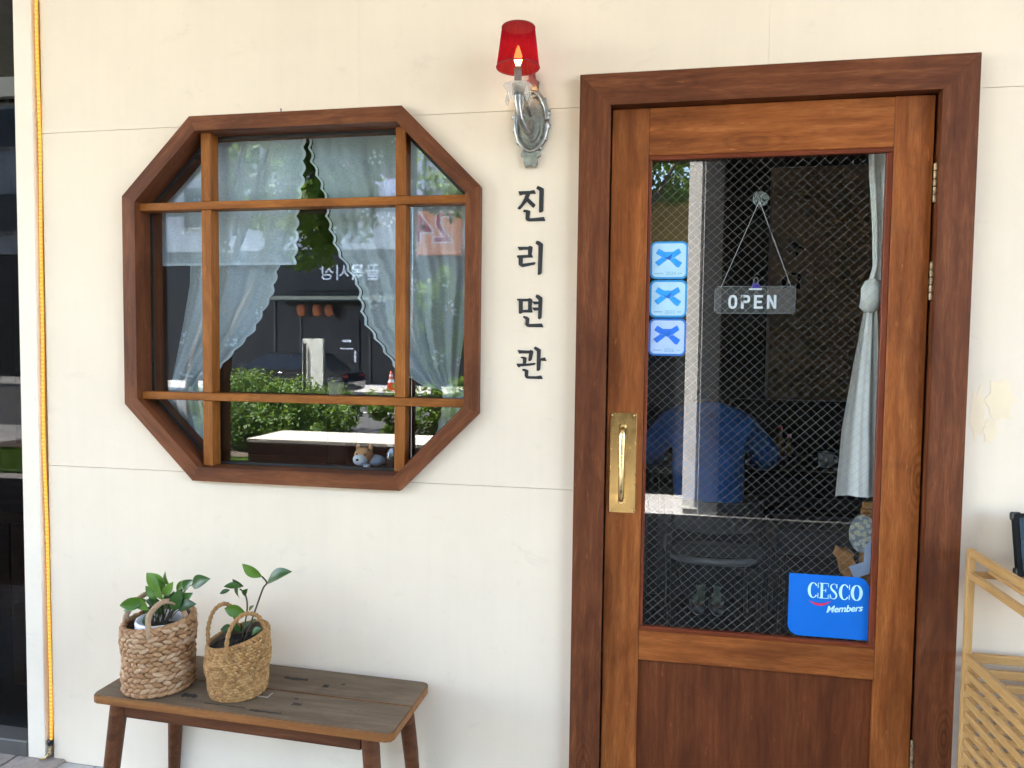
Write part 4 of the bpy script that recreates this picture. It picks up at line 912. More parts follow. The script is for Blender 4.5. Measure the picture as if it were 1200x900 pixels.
for i, (a, b, br) in enumerate(PL2):
    y = -0.19 + rp.uniform(-.03, .03); y = -0.2 if i > 10 else y
    part('leaf', leaf_mesh((a[0], y, a[1]), (b[0], y - rp.uniform(0.0, 0.02), b[1]), 0.60 if i in (5, 7, 8, 9, 10) else 0.46, rp), M['leaf_a' if br else 'leaf_b'], z2p)
part('stem', tube(spline([(-1.240, -0.215, 0.605), (-1.205, -0.195, 0.723), (-1.181, -0.2, 0.781), (-1.168, -0.2, 0.801), (-1.184, -0.2, 0.820)], 5), 0.0028, 7), M['stem'], z2p, smooth=True)
part('stem', tube(spline([(-1.252, -0.210, 0.605), (-1.243, -0.19, 0.70), (-1.248, -0.19, 0.752), (-1.268, -0.19, 0.771)], 5), 0.0026, 7), M['stem'], z2p, smooth=True)

# ------------------------------------------------------------------ bamboo rack and tablet at the right edge
M['bamboo'] = wood('bamboo', lin(160, 118, 70), lin(186, 146, 94), lin(202, 166, 114), 0.4, 1.5, False, 0.15)
rk = thing('bamboo_rack', 'light bamboo rack with slatted sides right of the door', 'rack', (1.15, -0.18, 0.0))
RX0, RX1, RY0, RY1 = 0.922, 1.46, -0.46, -0.035
def bar(x0, x1, y0, y1, z0, z1, name='rail'):
    sx, sy, sz = x1-x0, y1-y0, z1-z0; c = ((x0+x1)/2, (y0+y1)/2, (z0+z1)/2)
    if sx >= sy and sx >= sz: me, rot = box(sx, sy, sz, 0.002), (0, 0, 0)
    elif sy >= sz: me, rot = box(sy, sx, sz, 0.002), (0, 0, math.pi/2)
    else: me, rot = box(sz, sy, sx, 0.002), (0, math.pi/2, 0)
    return part(name, me, M['bamboo'], rk, c, rot)
TP = 0.019
for x in (RX0, RX1-TP):
    for y in (RY0, RY1-TP): bar(x, x+TP, y, y+TP, 0.0, 1.0, 'post')
for x in (RX0, RX1-TP):
    bar(x+0.001, x+TP-0.001, RY0+TP, RY1-TP, 0.978, 0.9995); bar(x+0.001, x+TP-0.001, RY0+TP, RY1-TP, 0.915, 0.935); bar(x+0.001, x+TP-0.001, RY0+TP, RY1-TP, 0.672, 0.698)
for y in (RY0, RY1-TP):
    bar(RX0+TP, RX1-TP, y+0.001, y+TP-0.001, 0.917, 0.934); bar(RX0+TP, RX1-TP, y+0.001, y+TP-0.001, 0.672, 0.697)
for k in range(6): bar(RX0+TP+0.03+k*0.08, RX0+TP+0.085+k*0.08, RY0+0.003, RY1-TP-0.001, 0.9345, 0.9435, 'slat')
zz = 0.640
while zz > 0.10:
    for x in (RX0+0.006, RX1-TP+0.006): bar(x, x+0.010, RY0+TP, RY1-TP, zz-0.011, zz+0.011, 'slat')
    for y in (RY1-TP+0.006,): bar(RX0+TP, RX1-TP, y, y+0.010, zz-0.013, zz+0.013, 'slat')
    zz -= 0.040
for k in range(6): bar(RX0+TP+0.02+k*0.08, RX0+TP+0.072+k*0.08, RY0+TP, RY1-TP, 0.30, 0.309, 'slat')
tbm = thing('tablet', 'black cased tablet with bluish screen standing on the bamboo rack', 'tablet', (1.12, -0.10, 0.944))
def tablet_screen():
    t = NT('tablet_screen'); n = t.noise(t.co((3, 3, 6)), 3.0, 4)
    c = t.ramp(n, [(0.35, (0.006, 0.012, 0.012, 1)), (0.6, (0.012, 0.03, 0.05, 1)), (0.8, (0.03, 0.08, 0.20, 1))]); t.bsdf(c, 0.25, 0, None, Specular_IOR_Level=0.2); return t.m
TX0, TX1, TZ0, TZ1 = 1.018, 1.27, 0.945, 1.115
tr_ = RAD(-12)
part('case', prism([rrect(-0.126, 0.126, 0.0, 0.172, 0.014, 6)], -0.009, 0.006, 0.003), plain('black_rubber', (0.008, 0.008, 0.008, 1), 0.8, Specular_IOR_Level=0.15), tbm, (1.148, -0.098, 0.9455), (tr_, 0, RAD(3)))
part('screen', prism([rrect(-0.114, 0.114, 0.012, 0.160, 0.004, 3)], -0.0105, -0.0092), tablet_screen(), tbm, (1.148, -0.098, 0.9455), (tr_, 0, RAD(3)))
for sx in (-1, 1):
    for z in (0.010, 0.162):
        part('corner_bumper', box(0.026, 0.022, 0.026, 0.007, 3), M['black'], tbm, (1.148+sx*0.117, -0.098-0.002+z*math.sin(-tr_), 0.9455+z*math.cos(tr_)), (tr_, 0, RAD(3)))

# ------------------------------------------------------------------ lace curtains in the octagonal window
LVI = [(-1.196, 2.35), (-1.198, 2.322), (-1.202, 2.146), (-1.223, 2.05), (-1.227, 1.921), (-1.241, 1.80)]
LVO = [(-1.815, 2.35), (-1.800, 2.064), (-1.815, 2.005), (-1.780, 1.895), (-1.750, 1.70)]
LPI = [(-1.24, 2.35), (-1.267, 2.051), (-1.312, 1.849), (-1.339, 1.742), (-1.412, 1.610), (-1.523, 1.500), (-1.616, 1.405), (-1.636, 1.337), (-1.609, 1.252), (-1.602, 1.150)]
LPO = [(-1.70, 2.35), (-1.667, 1.977), (-1.678, 1.785), (-1.708, 1.641), (-1.768, 1.385), (-1.790, 1.333), (-1.770, 1.265), (-1.72, 1.15)]
RI = [(-1.192, 2.35), (-1.171, 2.209), (-1.127, 2.104), (-1.110, 2.000), (-1.076, 1.895), (-0.999, 1.774), (-0.973, 1.645), (-0.904, 1.549), (-0.857, 1.486), (-0.770, 1.423), (-0.679, 1.401)]
RO = [(-0.560, 2.35), (-0.587, 2.036), (-0.593, 1.803), (-0.611, 1.647), (-0.623, 1.553), (-0.635, 1.458), (-0.641, 1.398)]
def drape(inner, outer, ztop, zbot, y, folds, amp, scallop=0.0, zslope=0.0, nz=70, nx=44, y_out=None):
    v, f = [], []
    for i in range(nz+1):
        u = i/nz; z = ztop + (zbot-ztop)*u
        a, b = pl(outer, z), pl(inner, z)
        wd = abs(b-a); s = 1 if b > a else -1
        b += s*scallop*abs(math.sin(z*math.pi/0.048))
        for k in range(nx+1):
            q = k/nx; x = a + (b-a)*q; am = amp*(0.35+0.65*min(1, 0.35/max(wd, 0.05)))*(0.25+0.75*u)
            yy_ = y + am*math.sin(q*folds*6.283 + 0.8*math.sin(u*2.5)) + am*0.4*math.sin(q*folds*2.7*6.283+1.3+u)
            v.append((x, yy_, z + zslope*q*u))
    for i in range(nz):
        for k in range(nx): f.append((i*(nx+1)+k, i*(nx+1)+k+1, (i+1)*(nx+1)+k+1, (i+1)*(nx+1)+k))
    me = pyd(v, f)
    for p in me.polygons: p.use_smooth = True
    return me
def edge_hem(inner, ztop, zbot, y, scallop, s, wd=0.010):
    v, f = [], []; n = 150
    for i in range(n+1):
        z = ztop + (zbot-ztop)*i/n; b = pl(inner, z) + s*scallop*abs(math.sin(z*math.pi/0.048))
        v += [(b-s*wd, y, z), (b, y-0.001, z)]
    for i in range(n): f.append((2*i, 2*i+1, 2*i+3, 2*i+2))
    return pyd(v, f)
lc = thing('lace_curtain', 'left sheer lace curtain with valance gathered to the left in the octagonal window', 'curtain', (-1.5, 0.13, 1.13), group='lace curtains in the octagonal window')
part('valance', drape(LVI, LVO, 2.345, 1.845, 0.118, 4.5, 0.008, 0.012, -0.0), M['sheer'], lc)
part('panel', drape(LPI, LPO, 2.335, 1.160, 0.150, 3.5, 0.020, 0.010), M['sheer'], lc)
part('scalloped_hem', edge_hem(LVI, 2.345, 1.845, 0.114, 0.012, 1), M['sheer2'], lc)
part('scalloped_hem', edge_hem(LPI, 1.85, 1.45, 0.146, 0.010, 1), M['sheer2'], lc)
part('bottom_hem', boxes([(-1.752, -1.243, 0.112, 0.1135, 1.845, 1.853)]), M['sheer2'], lc)
rc = thing('lace_curtain', 'right sheer lace curtain tied back in a knot at the right of the octagonal window', 'curtain', (-0.8, 0.13, 1.13), group='lace curtains in the octagonal window')
part('panel', drape(RI, RO, 2.335, 1.402, 0.135, 5.0, 0.016, -0.012, 0.0, 90, 60), M['sheer'], rc)
part('scalloped_hem', edge_hem(RI, 2.335, 1.45, 0.128, -0.012, -1, -0.010), M['sheer2'], rc)
bm = bmesh.new(); add_lathe(bm, [(0.006, -0.03), (0.022, -0.018), (0.026, 0.0), (0.020, 0.018), (0.006, 0.03)], 16, (0, 0, 0), True, lambda a, z: 1+0.18*math.sin(5*a)); me = mesh_of(bm)
part('knot', me, M['sheer2'], rc, (-0.660, 0.13, 1.400), (0, 0.25, 0), smooth=True)
TAI = [(-0.684, 1.40), (-0.690, 1.361), (-0.715, 1.265), (-0.740, 1.18)]; TAO = [(-0.640, 1.40), (-0.600, 1.372), (-0.613, 1.332), (-0.64, 1.18)]
part('tail', drape(TAI, TAO, 1.398, 1.19, 0.135, 3, 0.018, -0.006, 0, 30, 24), M['sheer2'], rc)
part('tail', drape([(-0.66, 1.405), (-0.60, 1.38)], [(-0.63, 1.415), (-0.56, 1.395)], 1.41, 1.375, 0.13, 1, 0.006, 0, 0, 8, 8), M['sheer2'], rc)

# small plush dog and jars on the sill
M['plush_w'] = plain('white_plush', (0.62, 0.68, 0.74, 1), 0.95, 0, 0.1, 60, 0.5, 200)
M['plush_b'] = plain('orange_plush', (0.55, 0.30, 0.14, 1), 0.95, 0, 0.1, 60, 0.5, 200)
M['plush_g'] = plain('blue_plush', (0.30, 0.42, 0.56, 1), 0.95, 0, 0.1, 60, 0.5, 200)
pd_ = thing('plush_dog', 'small pale blue and tan plush dog on the window ledge', 'plush toy', (-0.985, 0.165, 1.121))
def blob(rx, ry, rz, seg=16):
    bm_ = bmesh.new(); bmesh.ops.create_uvsphere(bm_, u_segments=seg, v_segments=seg//2+2, radius=1.0); bmesh.ops.scale(bm_, vec=(rx, ry, rz), verts=bm_.verts); return mesh_of(bm_)
o = (-0.985, 0.165, 1.121)
def pp(name, m, dx, dy, dz, rx, ry, rz): return part(name, blob(rx, ry, rz), M[m], pd_, (o[0]+dx, o[1]+dy, o[2]+dz), smooth=True)
pp('body', 'plush_g', 0.030, 0.02, 0.022, 0.040, 0.030, 0.022); hd = pp('head', 'plush_b', -0.004, 0, 0.042, 0.036, 0.030, 0.032); pp('muzzle', 'plush_w', -0.010, -0.018, 0.030, 0.028, 0.024, 0.022)
pp('ear', 'plush_b', -0.028, 0.004, 0.070, 0.008, 0.006, 0.014); pp('ear', 'plush_b', 0.020, 0.004, 0.071, 0.008, 0.006, 0.014)
pp('nose', 'black', -0.013, -0.041, 0.032, 0.006, 0.004, 0.005); pp('eye', 'black', -0.020, -0.027, 0.050, 0.003, 0.003, 0.004); pp('eye', 'black', 0.010, -0.028, 0.050, 0.003, 0.003, 0.004); pp('paw', 'plush_w', 0.015, -0.020, 0.008, 0.013, 0.012, 0.008)
M['jar'] = glass('jar_glass', 0.10, (0.75, 0.78, 0.78, 1), 0.02)
for k, (x, y, h, wd) in enumerate(((-0.890, 0.20, 0.075, 0.030), (-0.845, 0.17, 0.060, 0.026))):
    j = thing('glass_jar', ('taller' if k == 0 else 'shorter') + ' clear glass jar beside the plush dog', 'jar', (x, y, 1.121), group='jars on the window ledge')
    part('jar_body', lathe([(wd*0.9, 0), (wd, 0.006), (wd, h*0.75), (wd*0.7, h*0.9), (wd*0.72, h)], 20), M['jar'], j, (x, y, 1.1215), smooth=True)
    part('lid', lathe([(wd*0.78, 0), (wd*0.78, 0.010), (wd*0.6, 0.012)], 20), M['silver'], j, (x, y, 1.1220+h))

# ------------------------------------------------------------------ curtain tied at the right of the door glass
dc = thing('door_curtain', 'pale cotton curtain tied in a knot at the right of the door glass', 'curtain', (0.68, 0.11, 1.1))
DI = [(0.662, 2.22), (0.668, 2.10), (0.682, 1.95), (0.688, 1.82), (0.676, 1.775)]; DO = [(0.76, 2.22), (0.74, 1.775)]
part('upper_cloth', drape(DI, DO, 2.22, 1.78, 0.118, 2, 0.010, 0, 0, 30, 18), M['curtain'], dc)
bm = bmesh.new(); add_lathe(bm, [(0.012, -0.052), (0.026, -0.040), (0.030, -0.012), (0.031, 0.015), (0.024, 0.040), (0.010, 0.050)], 18, (0, 0, 0), True, lambda a, z: 1+0.10*math.sin(4*a+z*60)); part('knot', mesh_of(bm), M['curtain'], dc, (0.684, 0.108, 1.733), (0, 0.15, 0), smooth=True)
DI2 = [(0.668, 1.70), (0.640, 1.52), (0.612, 1.32), (0.598, 1.10)]; DO2 = [(0.705, 1.70), (0.745, 1.10)]
part('lower_cloth', drape(DI2, DO2, 1.70, 1.105, 0.118, 1.6, 0.012, 0, 0, 40, 20), M['curtain'], dc)

# wooden stand with a patterned disc and a pale card, inside at the lower right of the door glass
M['lightwood'] = wood('light_wood_block', lin(140, 92, 44), lin(176, 122, 66), lin(196, 146, 88), 0.5, 1, False, 0.2)
M['paper'] = plain('pale_blue_card', (0.50, 0.60, 0.80, 1), 0.7, 0, 0.03)
def disc_mat():
    t = NT('floral_disc'); vo = t.n('ShaderNodeTexVoronoi'); t.l(t.co(), vo.inputs['Vector']); vo.inputs['Scale'].default_value = 70
    t.bsdf(t.ramp(vo.outputs['Distance'], [(0.15, (0.55, 0.42, 0.08, 1)), (0.3, (0.62, 0.62, 0.55, 1)), (0.6, (0.22, 0.25, 0.28, 1))]), 0.6); return t.m
ws = thing('wooden_stand', 'light wooden block stand inside the glass above the bright blue sticker', 'stand', (0.67, 0.15, 0.14))
part('block', prism([[(0.628, 0.90), (0.655, 0.925), (0.690, 0.86), (0.690, 0.80), (0.640, 0.845)]], 0.14, 0.19), M['lightwood'], ws)
part('block', box(0.05, 0.045, 0.030, 0.002), M['lightwood'], ws, (0.645, 0.165, 0.908), (0, 0.3, 0)); part('block', box(0.035, 0.045, 0.10, 0.002), M['lightwood'], ws, (0.705, 0.165, 0.800))
part('post', boxes([(0.695, 0.725, 0.15, 0.18, 0.14, 1.06)], 0.002), M['lightwood'], ws)
part('peg', boxes([(0.690, 0.73, 0.135, 0.15, 1.065, 1.085), (0.690, 0.73, 0.135, 0.15, 1.035, 1.05)], 0.002), M['lightwood'], ws)
dk = tag(part('patterned_disc', prism([oval(0.690, 0.985, 0.040, 0.060)], 0.126, 0.132), disc_mat()), 'grey and yellow floral disc hung on the wooden stand', 'ornament')
cd = tag(part('card', prism([[(0.650, 0.880), (0.668, 0.842), (0.712, 0.862), (0.718, 0.975), (0.695, 0.945), (0.694, 0.897)]], 0.120, 0.1215), M['paper']), 'pale blue paper card tucked by the wooden stand', 'card')

# ------------------------------------------------------------------ dining room: chair, diner, table, banquette
M['darkfab'] = plain('dark_grey_leather', (0.045, 0.046, 0.05, 1), 0.42, 0, 0.12, 8)
M['blackfab'] = plain('black_leather', (0.012, 0.012, 0.013, 1), 0.45, 0, 0.15, 8)
M['chrome'] = plain('satin_chrome_tube', (0.62, 0.64, 0.66, 1), 0.4, 0.3, 0.05)
M['darktable'] = wood('dark_table_wood', lin(26, 18, 13), lin(38, 26, 19), lin(46, 33, 24), 0.35, 1, False)
FZ = 0.14
ch = thing('dining_chair', 'dark upholstered chrome framed chair the diner in blue sits on', 'chair', (0.36, 1.50, FZ))
part('seat', box(0.44, 0.42, 0.06, 0.02, 3), M['darkfab'], ch, (0.37, 1.52, FZ+0.435))
bk = [(0.36+0.235*math.sin(a), 1.52-0.235*math.cos(a)*0.9, 0) for a in [RAD(-70+10*i) for i in range(15)]]
v, f = [], []
for (x, y, _) in bk:
    ox, oy = (x-0.36)*0.08, (y-1.52)*0.08
    v += [(x, y, FZ+0.53), (x, y, FZ+0.68), (x+ox, y+oy, FZ+0.68), (x+ox, y+oy, FZ+0.53)]
for i in range(len(bk)-1):
    for q in range(4): f.append((4*i+q, 4*i+(q+1) % 4, 4*i+4+(q+1) % 4, 4*i+4+q))
f += [(0, 1, 2, 3), (4*len(bk)-1, 4*len(bk)-2, 4*len(bk)-3, 4*len(bk)-4)]
part('backrest', pyd(v, f), plain('charcoal_vinyl', (0.15, 0.15, 0.155, 1), 0.6), ch)
for s in (-1, 1):
    part('leg', tube(spline([(0.36+s*0.21, 1.36, FZ+0.55), (0.36+s*0.225, 1.34, FZ+0.40), (0.36+s*0.215, 1.33, FZ+0.2), (0.36+s*0.21, 1.31, FZ)], 5), 0.011, 8), M['blackfab'], ch, smooth=True)
    part('leg', tube([(0.36+s*0.20, 1.70, FZ+0.40), (0.36+s*0.21, 1.73, FZ)], 0.011, 8), M['blackfab'], ch, smooth=True)
part('seat_frame', tube(spline([(0.145, 1.72, FZ+0.395), (0.14, 1.45, FZ+0.395), (0.20, 1.31, FZ+0.395), (0.36, 1.275, FZ+0.395), (0.52, 1.31, FZ+0.395), (0.58, 1.45, FZ+0.395), (0.575, 1.72, FZ+0.395)], 5), 0.018, 8), M['chrome'], ch, smooth=True)

M['shirt'] = plain('blue_shirt_cloth', (0.055, 0.24, 0.85, 1), 0.85, 0, 0.15, 9, 0.3, 30)
M['trouser'] = plain('dark_trousers', (0.015, 0.016, 0.02, 1), 0.9)
M['skin'] = plain('skin', (0.42, 0.25, 0.17, 1), 0.55, 0, 0.08)
M['hair'] = plain('black_hair', (0.010, 0.009, 0.009, 1), 0.55, 0, 0.2, 40, 0.5, 90)
M['shoe'] = plain('grey_trainer', (0.30, 0.31, 0.32, 1), 0.6, 0, 0.25, 30)
M['sock'] = plain('pale_green_sock', (0.36, 0.48, 0.34, 1), 0.9)
pe = thing('person', 'person in a blue shirt seated with back to the door, bent over the table', 'person', (0.36, 1.50, FZ))
X = 0.335
# body: pelvis, spine, head, legs, arms in one surface
bv = [(X, 1.47, 0.66), (X, 1.47, 0.80), (X, 1.53, 0.98), (X, 1.62, 1.16), (X, 1.72, 1.23), (X+0.005, 1.82, 1.245), (X+0.01, 1.91, 1.21),
      (X+0.18, 1.64, 1.135), (X+0.315, 1.68, 0.985), (X+0.26, 1.92, 0.95), (X+0.24, 2.00, 0.935),
      (X-0.18, 1.64, 1.135), (X-0.30, 1.70, 0.985), (X-0.22, 1.93, 0.95), (X-0.20, 2.01, 0.935),
      (X+0.10, 1.50, 0.66), (X+0.14, 1.87, 0.66), (X+0.075, 1.60, 0.27), (X+0.075, 1.61, 0.19),
      (X-0.10, 1.50, 0.66), (X-0.13, 1.87, 0.66), (X-0.025, 1.60, 0.27), (X-0.025, 1.61, 0.19)]
bedge = [(0, 1), (1, 2), (2, 3), (3, 4), (4, 5), (5, 6), (3, 7), (7, 8), (8, 9), (9, 10), (3, 11), (11, 12), (12, 13), (13, 14), (0, 15), (15, 16), (16, 17), (17, 18), (0, 19), (19, 20), (20, 21), (21, 22)]
brad = [(0.14, 0.11), (0.13, 0.09), (0.13, 0.085), (0.10, 0.07), 0.05, 0.085, 0.085, 0.05, 0.042, 0.035, 0.028, 0.05, 0.042, 0.035, 0.028, 0.085, 0.055, 0.03, 0.03, 0.085, 0.055, 0.03, 0.03]
part('body', skin_mesh(bv, bedge, brad), M['skin'], pe)
hv = [(X, 1.455, 0.665), (X, 1.46, 0.82), (X, 1.525, 0.99), (X, 1.612, 1.155), (X, 1.68, 1.250), (X+0.195, 1.628, 1.150), (X+0.335, 1.675, 0.99), (X+0.275, 1.86, 0.955), (X-0.195, 1.628, 1.150), (X-0.32, 1.695, 0.99), (X-0.235, 1.87, 0.955)]
part('shirt', skin_mesh(hv, [(0, 1), (1, 2), (2, 3), (3, 4), (3, 5), (5, 6), (6, 7), (3, 8), (8, 9), (9, 10)], [(0.185, 0.145), (0.185, 0.14), (0.20, 0.14), (0.165, 0.12), 0.085, 0.085, 0.072, 0.058, 0.095, 0.072, 0.058]), M['shirt'], pe)
tv = [(X, 1.48, 0.655), (X+0.10, 1.52, 0.66), (X+0.14, 1.87, 0.66), (X+0.076, 1.600, 0.238), (X-0.10, 1.52, 0.66), (X-0.13, 1.87, 0.66), (X-0.026, 1.600, 0.238)]
part('trousers', skin_mesh(tv, [(0, 1), (1, 2), (2, 3), (0, 4), (4, 5), (5, 6)], [(0.17, 0.11), 0.105, 0.088, 0.076, 0.105, 0.088, 0.076]), M['trouser'], pe)
part('hair', skin_mesh([(X, 1.765, 1.245), (X+0.006, 1.845, 1.275), (X+0.012, 1.925, 1.245)], [(0, 1), (1, 2)], [0.09, 0.105, 0.075]), M['hair'], pe)
for hx, hy in ((X+0.24, 2.00), (X-0.20, 2.01)):
    s = 1 if hx > X else -1
    hverts = [(hx, hy-0.02, 0.935), (hx-0.005*s, hy+0.03, 0.930), (hx-0.01*s, hy+0.07, 0.925)]; hedges = [(0, 1), (1, 2)]; hr = [0.026, (0.036, 0.020), (0.034, 0.018)]
    for k in range(4):
        b0 = len(hverts); fx = hx - 0.01*s + (k-1.5)*0.017; ln = (0.055, 0.068, 0.064, 0.048)[k]
        hverts += [(fx, hy+0.085, 0.925), (fx, hy+0.085+ln*0.55, 0.922), (fx, hy+0.085+ln, 0.905)]; hedges += [(2, b0), (b0, b0+1), (b0+1, b0+2)]; hr += [0.010, 0.0088, 0.0075]
    b0 = len(hverts); hverts += [(hx-0.04*s, hy+0.045, 0.925), (hx-0.055*s, hy+0.075, 0.920)]; hedges += [(1, b0), (b0, b0+1)]; hr += [0.011, 0.009]
    part('hand', skin_mesh(hverts, hedges, hr), M['skin'], pe)
for fx in (X+0.075, X-0.025):
    part('sock', lathe([(0.031, 0), (0.033, 0.03), (0.036, 0.10)], 16), M['sock'], pe, (fx, 1.605, FZ+0.082), smooth=True)
    part('shoe', skin_mesh([(fx, 1.575, FZ+0.045), (fx, 1.64, FZ+0.05), (fx, 1.72, FZ+0.035), (fx, 1.79, FZ+0.03)], [(0, 1), (1, 2), (2, 3)], [(0.040, 0.040), (0.042, 0.045), (0.045, 0.034), (0.036, 0.028)]), M['shoe'], pe)

dt = thing('dining_table', 'dark dining table in front of the seated person', 'table', (0.75, 2.25, FZ))
part('table_top', box(1.5, 0.75, 0.04, 0.004), M['darktable'], dt, (0.75, 2.27, 0.875))
for sx in (-1, 1):
    for sy in (-1, 1): part('leg', box(0.06, 0.06, 0.715, 0.004), M['darktable'], dt, (0.75+sx*0.68, 2.27+sy*0.32, 0.4975))
M['cup'] = plain('white_cup_glaze', (0.62, 0.64, 0.66, 1), 0.3, 0, 0.03)
cp = thing('cup', 'small pale cup on the dark dining table', 'cup', (1.04, 2.1, 0.895))
bm = bmesh.new(); add_lathe(bm, [(0.026, 0), (0.036, 0.004), (0.042, 0.085), (0.039, 0.085), (0.034, 0.01), (0.002, 0.008)], 24); part('cup_body', mesh_of(bm), M['cup'], cp, (1.04, 2.1, 0.8955), smooth=True)
part('handle', tube(spline([(1.078, 2.1, 0.965), (1.102, 2.1, 0.955), (1.102, 2.1, 0.925), (1.075, 2.1, 0.912)], 5), 0.005, 8), M['cup'], cp, smooth=True)
bs = thing('banquette', 'black leather banquette with high back behind the dining table', 'sofa', (1.3, 2.9, FZ))
part('seat', box(1.9, 0.5, 0.42, 0.03, 3), M['blackfab'], bs, (1.55, 2.75, FZ+0.211)); part('backrest', box(1.9, 0.14, 1.08, 0.03, 3), M['blackfab'], bs, (1.55, 2.96, FZ+0.545))
st = thing('padded_stool', 'dark grey padded bench right of the seated person', 'stool', (0.98, 1.62, FZ))
part('seat', box(0.62, 0.36, 0.13, 0.02, 3), M['darkfab'], st, (0.98, 1.62, 0.61))
for sx in (-1, 1):
    for sy in (-1, 1): part('leg', tube([(0.98+sx*0.27, 1.62+sy*0.14, 0.545), (0.98+sx*0.28, 1.62+sy*0.15, FZ)], 0.014, 8), M['blackfab'], st, smooth=True)
# dark calligraphy on the brown partition
cg = thing('wall_calligraphy', 'two black brush characters on the brown partition inside', 'lettering', (1.0, 3.049, 1.97))
K = lambda pts: [(0.885 + (p[0])/675*0.33, 2.385 - p[1]/900*0.47) for p in pts]
part('character', prism([K([(90, 240), (235, 100), (330, 170), (415, 205), (400, 225), (310, 205), (250, 160)]), K([(200, 190), (250, 165), (305, 215), (240, 225)]), K([(165, 245), (240, 235), (235, 265), (175, 270)]), K([(270, 245), (330, 265), (300, 320), (250, 360), (290, 300)])], 3.042, 3.048), M['ink'], cg)
part('character', prism([K([(115, 560), (180, 585), (165, 660), (180, 720), (130, 740), (110, 680)]), K([(215, 540), (250, 525), (355, 545), (370, 600), (340, 590), (300, 555), (240, 562)]), K([(310, 600), (365, 605), (360, 690), (350, 750), (300, 720), (320, 660)]), K([(190, 680), (260, 655), (240, 710), (195, 705)])], 3.042, 3.048), M['ink'], cg)
for k, (x, h) in enumerate(((0.86, 0.17), (0.915, 0.12))):
    a = thing('amber_bottle', ('taller' if k == 0 else 'shorter') + ' amber bottle at the far end of the dining table', 'bottle', (x, 2.5, 0.895), group='bottles on the dining table')
    part('bottle_body', lathe([(0.024, 0), (0.026, 0.006), (0.026, h*0.6), (0.011, h*0.78), (0.011, h)], 16), plain('amber_sauce', (0.42, 0.20, 0.03, 1), 0.25), a, (x, 2.5, 0.8955), smooth=True)
    part('cap', lathe([(0.013, 0), (0.013, 0.018), (0.010, 0.02)], 12), M['red'], a, (x, 2.5, 0.8958+h))

# cup and dark box on the window ledge
bx_ = tag(part('speaker_box', box(0.082, 0.10, 0.225, 0.006, 2), plain('matt_black', (0.008, 0.007, 0.006, 1), 0.95, Specular_IOR_Level=0.05)), 'small black box standing on the window ledge under the cup', 'box'); bx_.location = (-1.105, 0.24, 1.121+0.113)
tc_ = thing('takeaway_cup', 'paper takeaway cup with black lid on the black box in the window', 'cup', (-1.13, 0.24, 1.347))
part('cup_body', lathe([(0.024, 0), (0.0245, 0.002), (0.031, 0.078), (0.032, 0.080)], 24), plain('grey_paper_cup', (0.24, 0.21, 0.18, 1), 0.7), tc_, (-1.13, 0.24, 1.3475), smooth=True)
part('lid', lathe([(0.034, 0), (0.034, 0.006), (0.030, 0.008), (0.028, 0.017), (0.022, 0.018)], 24), M['black'], tc_, (-1.13, 0.24, 1.4265))

# ------------------------------------------------------------------ street in front of the shop (seen mirrored in the glass)
def foliage(bm, c, rad, n, size, rr, flat_=0.0, clumps=26):
    cs_ = []
    for _ in range(clumps):
        while True:
            p = Vector((rr.uniform(-1, 1), rr.uniform(-1, 1), rr.uniform(-1, 1)))
            if 0.25 < p.length < 1: break
        cs_.append((Vector((p.x*rad[0], p.y*rad[1], p.z*rad[2])), rr.uniform(0.22, 0.42)*min(rad)))
    for i in range(n):
        cc, cr = cs_[i % clumps]; d = Vector((rr.gauss(0, 1), rr.gauss(0, 1), rr.gauss(0, 1))).normalized()*cr*rr.uniform(0.55, 1.1)
        p = Vector(c) + cc + d; s = size*rr.uniform(0.6, 1.25)
        nrm = (d.normalized()*0.6 + Vector((rr.uniform(-1, 1), rr.uniform(-1, 1), rr.uniform(0, 1.3)))).normalized()
        t = nrm.cross(Vector((rr.uniform(-1, 1), rr.uniform(-1, 1), rr.uniform(-1, 1)))).normalized(); b = nrm.cross(t)
        vv = [bm.verts.new(p - t*s*0.55), bm.verts.new(p + b*s*0.30 - t*s*0.05), bm.verts.new(p + t*s*0.6), bm.verts.new(p - b*s*0.30 - t*s*0.05)]
        bm.faces.new(vv)
M['bark'] = plain('bark', (0.09, 0.065, 0.045, 1), 0.9, 0, 0.3, 20, 0.6, 60)
M['tree1'] = leafmat('street_tree_leaf', (0.05, 0.115, 0.014, 1), (0.14, 0.25, 0.035, 1), 0.42, 0.5, 1.5)
M['tree2'] = leafmat('bright_tree_leaf', (0.075, 0.155, 0.02, 1), (0.18, 0.30, 0.05, 1), 0.42, 0.5, 1.5)
M['juniper'] = leafmat('juniper_needles', (0.045, 0.11, 0.018, 1), (0.13, 0.24, 0.04, 1), 0.3, 0.6, 4)
